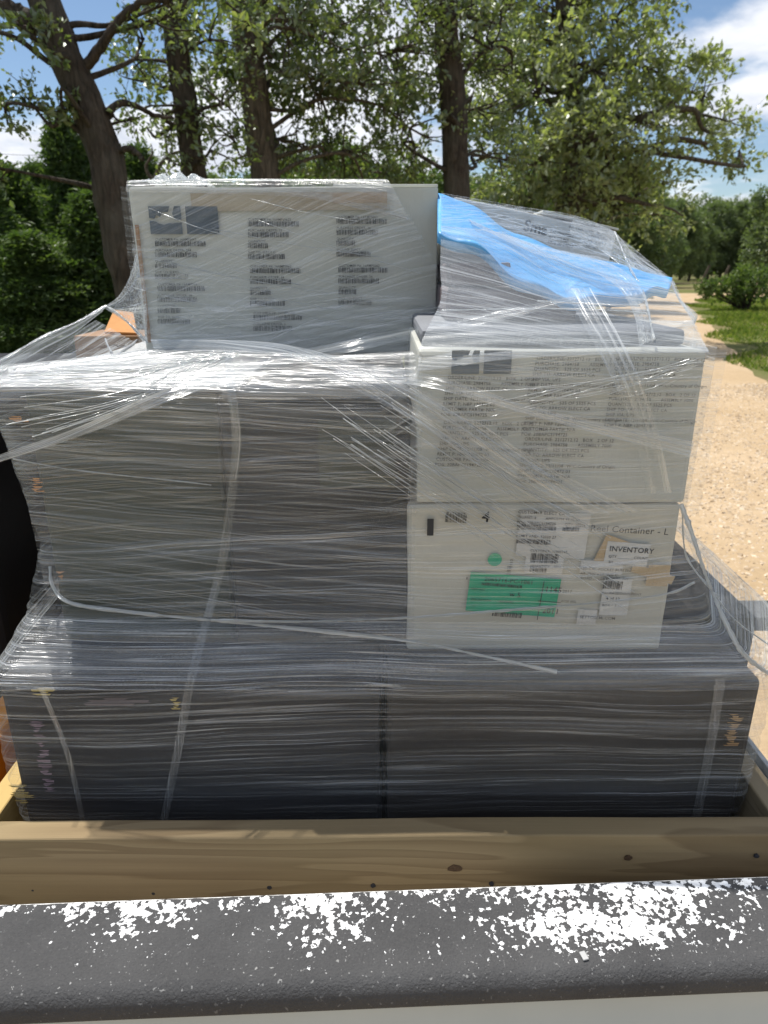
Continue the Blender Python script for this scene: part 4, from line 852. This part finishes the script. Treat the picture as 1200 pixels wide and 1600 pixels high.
# brown box behind the left stack, flap up
r = empty('carton', (-0.6, 1.87, deckz)); tag(r, 'brown open carton behind the white board, orange brown flap showing at left', 'carton')
box('body', -0.78, -0.47, 1.79, 1.97, deckz + .002, Zc(-0.165), M['kraft'], r, bevel=.004)
bm = bmesh.new(); a = [at(163, 518, 1.80), at(214, 520, 1.80), at(208, 488, 1.88), at(178, 484, 1.88)]
vs = [bm.verts.new(p) for p in a] + [bm.verts.new(p + Vector((0, .003, -.006))) for p in a]
for f in ((0, 1, 2, 3), (7, 6, 5, 4), (0, 4, 5, 1), (1, 5, 6, 2), (2, 6, 7, 3), (3, 7, 4, 0)): bm.faces.new([vs[i] for i in f])
bmesh.ops.recalc_face_normals(bm, faces=bm.faces); link('flap', bm_mesh('flap', bm), M['kraft_orange'], r)
cord = crom([at(165, 532, 1.755), at(170, 545, 1.58), at(181, 558, 1.40), at(192, 550, 1.50), at(206, 540, 1.62), at(214, 533, 1.73)], 30); cord[:, 2] = Zc(-0.1695)
V, Fc = tube(cord, .0025, 6); tag(link('cord', np_mesh('cord', V, Fc, True), M['carton_grey']), 'thin grey cord looped on the white board left of the upper carton', 'cord')

# ------------------------------------------------------------------ stretch film
film = empty('stretch_film', (0, 1.4, deckz)); tag(film, 'clear stretch film wound around the whole stack of cartons, with twisted white strands', 'stretch film')
def ridges(shape, ulen, vlen, amp, rng, fu=1.2, fv=(60, 420), n=14):
    U, Vv = np.meshgrid(np.linspace(0, ulen, shape[0]), np.linspace(0, vlen, shape[1]), indexing='ij'); D = np.zeros(shape)
    for k in range(n):
        f = rng.uniform(*fv); D += np.sin(Vv * f + rng.uniform(0, 6) + 1.6 * np.sin(U * rng.uniform(.5, 3) * fu + rng.uniform(0, 6))) * (0.5 + 0.5 * np.sin(U * rng.uniform(1, 7) + rng.uniform(0, 6))) * (60 / f) ** 0.4
    return D * amp / n ** .5 * 1.6
def sheet(name, rows, mat, nu=120, nv=60, amp=0.0015, seed=0, tilt=0.0, fv=(60, 420), closed=False, swap=False, cross=True):
    """film surface through the row curves (each row runs along the pull)"""
    rng = np.random.default_rng(seed); R = np.stack([r if isinstance(r, np.ndarray) else crom(r, nu) for r in rows]); nu = R.shape[1]
    if len(rows) == 2: w = np.linspace(0, 1, nv)[None, :, None]; V = R[0][:, None] * (1 - w) + R[1][:, None] * w
    else: V = np.stack([crom(R[:, i], nv) for i in range(nu)]) if cross else np.stack([np.stack([np.interp(np.linspace(0, len(rows) - 1, nv), np.arange(len(rows)), R[:, i, k]) for k in range(3)], 1) for i in range(nu)])
    du = np.linalg.norm(np.diff(V, axis=0), axis=2).mean(1); dv = np.linalg.norm(np.diff(V, axis=1), axis=2).mean(0)
    U = np.concatenate([[0], np.cumsum(du)]); Vv = np.concatenate([[0], np.cumsum(dv)])
    gu = np.gradient(V, axis=0); gv = np.gradient(V, axis=1); N = np.cross(gu, gv); N /= np.linalg.norm(N, axis=2)[..., None] + 1e-12
    V = V + N * ridges(V.shape[:2], U[-1], Vv[-1], amp, rng, fv=fv)[..., None]
    uv = np.stack(np.meshgrid(U, Vv, indexing='ij'), -1); c, s_ = math.cos(math.radians(tilt)), math.sin(math.radians(tilt))
    uv = np.stack([uv[..., 0] * c + uv[..., 1] * s_, -uv[..., 0] * s_ + uv[..., 1] * c], -1) + rng.uniform(0, 20, 2)
    return link(name, np_mesh(name, V.reshape(-1, 3), grid_faces(*V.shape[:2]), True, uv=uv.reshape(-1, 2)), mat, film)
def rope(pts, r, mat=None, flat_=0.5, seed=0, n=80):
    rng = np.random.default_rng(seed); P = crom(pts, n); s = 8; rad = r * (0.75 + 0.35 * np.sin(np.linspace(0, rng.uniform(8, 20), n) + rng.uniform(0, 6)) * 0.6 + 0.12 * rng.standard_normal(n))
    V, Fc = tube(P, np.abs(rad), s); L = np.linalg.norm(np.diff(P, axis=0), axis=1).sum()
    uv = np.stack(np.meshgrid(np.linspace(0, L, n), np.linspace(0, r * 6, s), indexing='ij'), -1).reshape(-1, 2) + rng.uniform(0, 9, 2)
    return link('twisted_strand', np_mesh('twisted_strand', V, Fc, True, uv=uv), mat or M['film_rope'], film)
def quad_ring(c4, r=0.02, ns=80, z=None):
    """open ring (seam at the back) through rounded plan corners front left, front right, side right, back right, back left; z gives heights there"""
    C = [np.array(p, float) for p in c4]; mid_ = (C[-1] + C[-2]) / 2; order = [mid_, C[-1]] + C[:-1] + [mid_]
    zm = (z[-1] + z[-2]) / 2; zz = [zm, z[-1]] + list(z[:-1]) + [zm]; out = []; last = len(order) - 2
    for i in range(len(order) - 1):
        a, b, za, zb = order[i], order[i + 1], zz[i], zz[i + 1]; d = (b - a) / np.linalg.norm(b - a)
        a2 = a + d * r if i > 0 else a; b2 = b - d * r if i < last else b
        cnt = ns if i != 2 else ns * 3
        for t in np.linspace(0, 1, cnt): p = a2 + (b2 - a2) * t; out.append((p[0], p[1], za + (zb - za) * t))
        if i < last:
            nx = order[i + 2]; d2 = (nx - b) / np.linalg.norm(nx - b)
            for t in np.linspace(0, 1, 10)[1:-1]:
                p = (1 - t) ** 2 * b2 + 2 * t * (1 - t) * b + t * t * (b + d2 * r); out.append((p[0], p[1], zb))
    return np.array(out)
lowq = [(-0.628, 0.928), (0.612, 0.928), (0.725, 1.16), (0.73, 1.95), (-0.70, 1.95)]
upq_b = [(-0.568, 1.050), (0.474, 1.012), (0.485, 1.30), (0.50, 1.74), (-0.57, 1.78)]
upq_t = [(-0.602, 1.042), (0.484, 1.014), (0.487, 1.30), (0.49, 1.74), (-0.60, 1.78)]
def zl(*a): return [Zc(x) for x in a]
L0 = quad_ring([(-0.612, 0.936), (0.604, 0.936), (0.615, 1.16), (0.62, 1.95), (-0.69, 1.95)], .03, z=zl(-1.00, -.985, -.98, -1.0, -1.0))
L1 = quad_ring([(-0.628, 0.928), (0.611, 0.928), (0.66, 1.16), (0.70, 1.95), (-0.70, 1.95)], .03, z=zl(-.80, -.80, -.80, -.8, -.8)); L2 = quad_ring(lowq, .03, z=zl(-.625, -.622, -.622, -.625, -.625))
L3 = quad_ring([(-0.622, 0.934), (0.606, 0.934), (0.722, 1.16), (0.73, 1.95), (-0.70, 1.95)], .035, z=zl(-.606, -.603, -.598, -.59, -.60))
L4 = quad_ring([(-0.588, 1.002, ), (0.520, 0.975), (0.60, 1.19), (0.57, 1.74), (-0.60, 1.78)], .03, z=zl(-.535, -.535, -.51, -.45, -.50)); L5 = quad_ring(upq_b, .025, z=zl(-.43, -.36, -.34, -.34, -.40))
L6 = quad_ring(upq_t, .025, z=zl(-.20, -.15, -.15, -.15, -.2)); L7 = quad_ring(upq_t, .025, z=zl(-.166, -.109, -.109, -.11, -.166))
for Lr, za, zb in ((L6, -.20, -.15), (L7, -.166, -.109)):   # the film steps up where the taller right cartons begin
    fr = Lr[:, 1] < 1.08; Lr[fr, 2] = Zc(za) + (zb - za) * np.clip((Lr[fr, 0] + 0.005) / 0.06, 0, 1)
sheet('film_sheet', [L0, L1, L2], M['film_low'], nv=130, amp=.0016, seed=1, cross=False)
sheet('film_sheet', [L2, L3, L4], M['film_ledge'], nv=50, amp=.0022, seed=2, cross=False)
sheet('film_sheet', [L4, L5], M['film_low'], nv=60, amp=.0016, seed=42)
sheet('film_sheet', [L5, L6, L7], M['film'], nv=130, amp=.0014, seed=3, cross=False)
# second winding on the left stack, denser
sheet('film_sheet', [[(-0.598, 1.046, Zc(-.19)), (-.25, 1.036, Zc(-.19)), (0.06, 1.024, Zc(-.20))], [(-0.572, 1.050, Zc(-.34)), (-.25, 1.04, Zc(-.35)), (.05, 1.028, Zc(-.36))], [(-0.565, 1.05, Zc(-.52)), (-.25, 1.035, Zc(-.56)), (.05, 1.02, Zc(-.58))]], M['film_low'], 160, 120, .0014, 4, tilt=1.5)
sheet('film_sheet', [[(.045, 1.012, Zc(-.112)), (.26, 1.006, Zc(-.112)), (.488, 1.006, Zc(-.112))], [(.035, 1.010, Zc(-.36)), (.25, 1.004, Zc(-.36)), (.482, 1.000, Zc(-.36))]], M['film_veil'], 120, 90, .0014, 44, tilt=-1.5)
# gathered film over the white board, from its front edge up to the foot of the big carton
sheet('film_sheet', [[(-0.602, 1.040, Zc(-.19)), (-.2, 1.034, Zc(-.19)), (.07, 1.026, Zc(-.18))], [(-0.602, 1.048, Zc(-.166)), (-.2, 1.046, Zc(-.164)), (.075, 1.05, Zc(-.155))], [(-0.60, 1.12, Zc(-.160)), (-.2, 1.16, Zc(-.150)), (.085, 1.2, Zc(-.135))], [at(-30, 578, 1.30), at(120, 562, 1.36), at(300, 540, 1.42), at(420, 543, 1.43), at(540, 560, 1.43), at(690, 575, 1.42)]], M['film_top'], 140, 60, .003, 5, fv=(40, 260))
sheet('film_sheet', [[at(-25, 600, 1.06), at(150, 585, 1.12), at(350, 548, 1.40)], [at(-25, 572, 1.35), at(90, 562, 1.42), at(230, 545, 1.44)]], M['film_band'], 90, 30, .002, 6)
# left tent: band, fan to the carton edge, veil over the board
kn = at(166, 478, 1.46)
sheet('film_sheet', [[kn, at(120, 505, 1.40), at(60, 532, 1.30), at(-20, 568, 1.12)], [at(160, 486, 1.46), at(115, 520, 1.40), at(55, 552, 1.30), at(-20, 600, 1.10)]], M['film_band'], 60, 20, .002, 7)
sheet('film_sheet', [[at(213, 395, 1.45), at(203, 432, 1.45), at(186, 462, 1.45), kn], [at(226, 440, 1.44), at(218, 470, 1.44), at(200, 480, 1.44), at(168, 481, 1.455)], [at(231, 540, 1.44), at(222, 532, 1.44), at(200, 506, 1.45), at(164, 482, 1.458)]], M['film_tent'], 50, 40, .0015, 8)
sheet('film_sheet', [[at(150, 500, 1.60), at(90, 533, 1.45), at(20, 560, 1.25), at(-30, 580, 1.12)], [at(230, 545, 1.44), at(150, 575, 1.25), at(70, 596, 1.12), at(-20, 612, 1.05)]], M['film_clear'], 60, 40, .002, 9, tilt=8)
# film round the big carton, pulled on the slant
Yf = YT - 0.014
sheet('film_sheet', [[at(197, 289, Yf), at(320, 287, Yf), at(470, 288, Yf), at(615, 293, Yf)], [at(210, 400, Yf - .004), at(340, 400, Yf - .006), at(500, 410, Yf - .006), at(692, 440, Yf - .004)], [at(228, 535, Yf - .01), at(360, 545, Yf - .02), at(520, 550, Yf - .02), at(698, 560, Yf - .01)]], M['film'], 130, 110, .0016, 10, tilt=-19)
sheet('film_sheet', [[at(205, 380, Yf - .008), at(400, 440, Yf - .012), at(696, 470, Yf - .008)], [at(226, 520, Yf - .012), at(420, 560, Yf - .02), at(698, 560, Yf - .012)]], M['film_clear'], 100, 60, .0018, 11, tilt=-14)
sheet('film_sheet', [[at(196, 300, Yf), at(330, 303, Yf - .002), at(480, 310, Yf - .002), at(640, 345, Yf)], [at(198, 286, Yf + .004), at(320, 283, Yf + .004), at(470, 284, Yf + .004), at(610, 287, Yf + .004)], [at(205, 283, 1.55), at(320, 281, 1.55), at(470, 281, 1.55), at(600, 281, 1.55)]], M['film_top'], 110, 24, .002, 12)
# left flank of the big carton
sheet('film_sheet', [[(-0.497, 1.436, Zc(.142)), (-0.499, 1.77, Zc(.142))], [(-0.497, 1.436, Zc(-.16)), (-0.499, 1.77, Zc(-.16))]], M['film'], 40, 60, .0014, 13)
def crumple(u, v, Y, w, h, seed):
    rng = np.random.default_rng(seed); n, m = 40, 16; p0 = at(u, v, Y); s = px2m(v, Y); V = np.zeros((n, m, 3))
    X = np.linspace(0, w * s, n); ph = np.linspace(0, math.pi, m)
    for i in range(n):
        e = math.sin(math.pi * (i + .5) / n) ** .5; hh = h * s * e * (0.6 + .4 * math.sin(i * .55 + seed)); V[i, :, 0] = p0.x + X[i]; V[i, :, 1] = Y + np.cos(ph) * -.05; V[i, :, 2] = p0.z + np.sin(ph) * hh
    V += rng.standard_normal(V.shape) * .0022
    uv = np.stack(np.meshgrid(X, np.linspace(0, .12, m), indexing='ij'), -1).reshape(-1, 2)
    link('film_sheet', np_mesh('film_sheet', V.reshape(-1, 3), grid_faces(n, m), False, uv=uv), M['film_tent'], film)
crumple(235, 287, 1.52, 90, 15, 3)
# right tent over the pile
rt = [[at(652, 580, 1.013), at(800, 560, 1.010), at(950, 553, 1.008), at(1108, 550, 1.010)], [at(660, 530, 1.055), at(800, 518, 1.055), at(950, 515, 1.052), at(1099, 532, 1.040)], [at(688, 470, 1.12), at(800, 474, 1.12), at(930, 482, 1.11), at(1083, 500, 1.085)],
      [at(688, 420, 1.19), at(800, 436, 1.18), at(930, 462, 1.155), at(1072, 480, 1.14)], [at(689, 352, 1.26), at(790, 365, 1.24), at(900, 412, 1.20), at(1056, 446, 1.24)]]
sheet('film_sheet', rt, M['film_mid'], 130, 90, .002, 14, tilt=-8)
rt2 = [rt[4], [at(689, 318, 1.38), at(800, 335, 1.38), at(920, 372, 1.38), at(1053, 441, 1.32)], [at(689, 303, 1.48), at(800, 322, 1.50), at(930, 348, 1.50), at(1050, 438, 1.36)]]
sheet('film_sheet', rt2, M['film_glint'], 130, 50, .003, 15, tilt=24)
sheet('film_sheet', [[at(1050, 438, 1.34), at(1052, 450, 1.32), at(1080, 500, 1.20), at(1107, 549, 1.012)], [at(1050, 438, 1.40), at(1060, 465, 1.5), at(1082, 500, 1.6), (0.485, 1.68, Zc(-.112))]], M['film_tent'], 60, 30, .0015, 16)
sheet('film_sheet', [[at(720, 335, 1.42), at(830, 378, 1.38), at(930, 402, 1.33), at(985, 430, 1.27), at(1012, 475, 1.18), at(1022, 530, 1.05)], [at(740, 352, 1.34), at(830, 395, 1.30), at(915, 420, 1.24), at(965, 450, 1.19), at(990, 490, 1.12), at(1000, 540, 1.03)]], M['film_tent'], 90, 26, .003, 17)
sheet('film_sheet', [[at(895, 343, 1.49), at(935, 351, 1.49), at(962, 364, 1.49), at(1000, 408, 1.44), at(1050, 439, 1.34)], [at(890, 365, 1.46), at(925, 385, 1.45), at(950, 400, 1.42), at(980, 425, 1.36), at(1020, 450, 1.28)]], M['film_tent'], 60, 20, .003, 18)
# diagonal bands crossing the fronts (each stands a little off the face)
Yb = 0.997
sheet('film_band', [[at(235, 530, 1.40), at(420, 535, 1.26), at(560, 565, 1.12), at(700, 592, Yb), at(850, 640, Yb), at(1085, 690, Yb + .008)], [at(240, 545, 1.38), at(420, 555, 1.24), at(560, 588, 1.10), at(690, 610, Yb), at(850, 655, Yb), at(1078, 715, Yb + .008)]], M['film_band'], 110, 22, .0015, 20)
sheet('film_band', [[at(500, 585, 1.035), at(640, 655, 1.0), at(800, 760, Yb - .002), at(880, 806, Yb - .002)], [at(560, 575, 1.035), at(690, 625, .998), at(860, 730, Yb - .002), at(1000, 800, Yb)]], M['film_clear'], 100, 50, .0014, 21)
sheet('film_band', [[at(-5, 712, 1.03), at(120, 668, 1.02), at(260, 608, 1.02), at(420, 560, 1.20), at(560, 528, 1.32), at(700, 500, 1.12), at(900, 462, 1.10)], [at(0, 722, 1.03), at(130, 680, 1.02), at(280, 622, 1.02), at(430, 575, 1.18), at(570, 545, 1.30), at(705, 520, 1.10), at(900, 470, 1.10)]], M['film_band'], 120, 20, .0012, 22)
sheet('film_band', [[at(880, 450, 1.12), at(940, 560, .998), at(985, 660, .996), at(1010, 770, .998)], [at(925, 450, 1.12), at(985, 560, .998), at(1025, 660, .996), at(1050, 770, 1.0)]], M['film_clear'], 90, 30, .0014, 23)
# upright folds where layers of film end
for pts, w, sd in (([at(350, 548, 1.12), at(354, 606, 1.022), at(362, 700, 1.018), at(345, 850, 1.012), at(330, 920, 1.005), at(308, 1000, .962), at(290, 1070, .918), at(270, 1180, .918), at(250, 1282, .926)], 9, 30),
                   ([at(1118, 1060, .920), at(1105, 1150, .919), at(1092, 1220, .920), at(1080, 1280, .926)], 10, 31), ([at(60, 1075, .918), at(95, 1160, .916), at(112, 1220, .918), at(125, 1282, .926)], 6, 32), ([at(262, 400, 1.0), at(262, 401, 1.0)], 0, 33)):
    if not w: continue
    A = crom(pts, 90); m = px2m(900, 1.0); B = A + np.array([w * 1.5 * m, -.001, 0]); sheet('film_fold', [A, B], M['film_fold'], 90, 10, .0008, sd)
# twisted strands
rope([at(78, 885, 1.05), at(82, 915, 1.035), at(110, 942, 1.01), at(200, 956, .99), at(330, 969, .975), at(480, 984, .965), at(640, 1002, .955), at(760, 1026, .94), at(870, 1050, .915)], .0036, seed=1)
rope([at(330, 969, .974), at(480, 971, .97), at(640, 965, .98), at(800, 953, .985), at(950, 940, .985), at(1045, 927, .985), at(1085, 910, 1.0)], .0026, seed=2)
rope([at(1064, 788, 1.0), at(1080, 830, .99), at(1098, 885, .975), at(1113, 925, .965), at(1140, 985, .935), at(1165, 1025, .92), at(1215, 1062, .93)], .0042, seed=3)
rope([at(1066, 800, 1.0), at(1070, 860, 1.0), at(1085, 890, .99), at(1112, 922, .966)], .002, seed=4)
rope([at(1112, 924, .965), at(1150, 970, .95), at(1205, 1010, .95)], .0016, seed=5)
rope([at(20, 717, 1.028), at(120, 735, 1.026), at(280, 752, 1.022), at(330, 758, 1.021)], .0013, seed=6)
rope([at(-5, 568, 1.12), at(60, 530, 1.30), at(120, 503, 1.40), at(166, 478, 1.46)], .003, seed=7)
rope([at(166, 478, 1.46), at(196, 500, 1.45), at(230, 535, 1.43)], .003, seed=8)
rope([at(960, 362, 1.495), at(985, 420, 1.36), at(1005, 455, 1.24), at(1022, 530, 1.03)], .0022, seed=9)
rope([at(690, 485, 1.12), at(840, 482, 1.12), at(960, 485, 1.1), at(1010, 490, 1.1)], .0015, seed=10)
rope([at(840, 470, 1.17), at(905, 474, 1.15), at(1000, 478, 1.13)], .0018, seed=11)
rg = random.Random(3)
for k in range(30):   # single drawn-out threads on the right cartons and across the seam
    a, b = rg.uniform(0, 1), rg.uniform(0, 1); u0, v0 = 500 + 160 * a, 590 + 120 * rg.random(); L = rg.uniform(180, 380); sl = rg.uniform(.50, .72)
    rope([at(u0, v0, 1.006), at(u0 + L * .5, v0 + L * .5 * sl + 4, .994), at(min(1060, u0 + L), v0 + L * sl, .994)], rg.uniform(.0004, .0010), seed=40 + k, n=30)
for k in range(18):
    u0, v0 = rg.uniform(205, 420), rg.uniform(300, 500); L = rg.uniform(120, 300); sl = rg.uniform(.16, .36); Y = Yf - .012
    rope([at(u0, v0, Y), at(u0 + L * .5, v0 + L * .5 * sl + 3, Y), at(min(695, u0 + L), v0 + L * sl, Y)], rg.uniform(.0003, .0008), seed=80 + k, n=30)
for k in range(16):   # threads fanning from the crossing above the tall cartons down to the left corner
    v0 = rg.uniform(575, 690); rope([at(350 + rg.uniform(-20, 30), 552 + rg.uniform(-5, 8), 1.20), at(200, 575 + (v0 - 575) * .55, 1.022), at(rg.uniform(0, 90), v0, 1.020)], rg.uniform(.0004, .0010), seed=120 + k, n=40)
for k in range(14):   # and from the upper right carton corner across its face
    u1 = rg.uniform(720, 960); rope([at(1085 + rg.uniform(-15, 15), 565 + rg.uniform(-12, 30), .998), at((1085 + u1) / 2, 590 + rg.uniform(0, 25), .996), at(u1, 600 + rg.uniform(0, 60), .996)], rg.uniform(.0003, .0008), seed=150 + k, n=30)
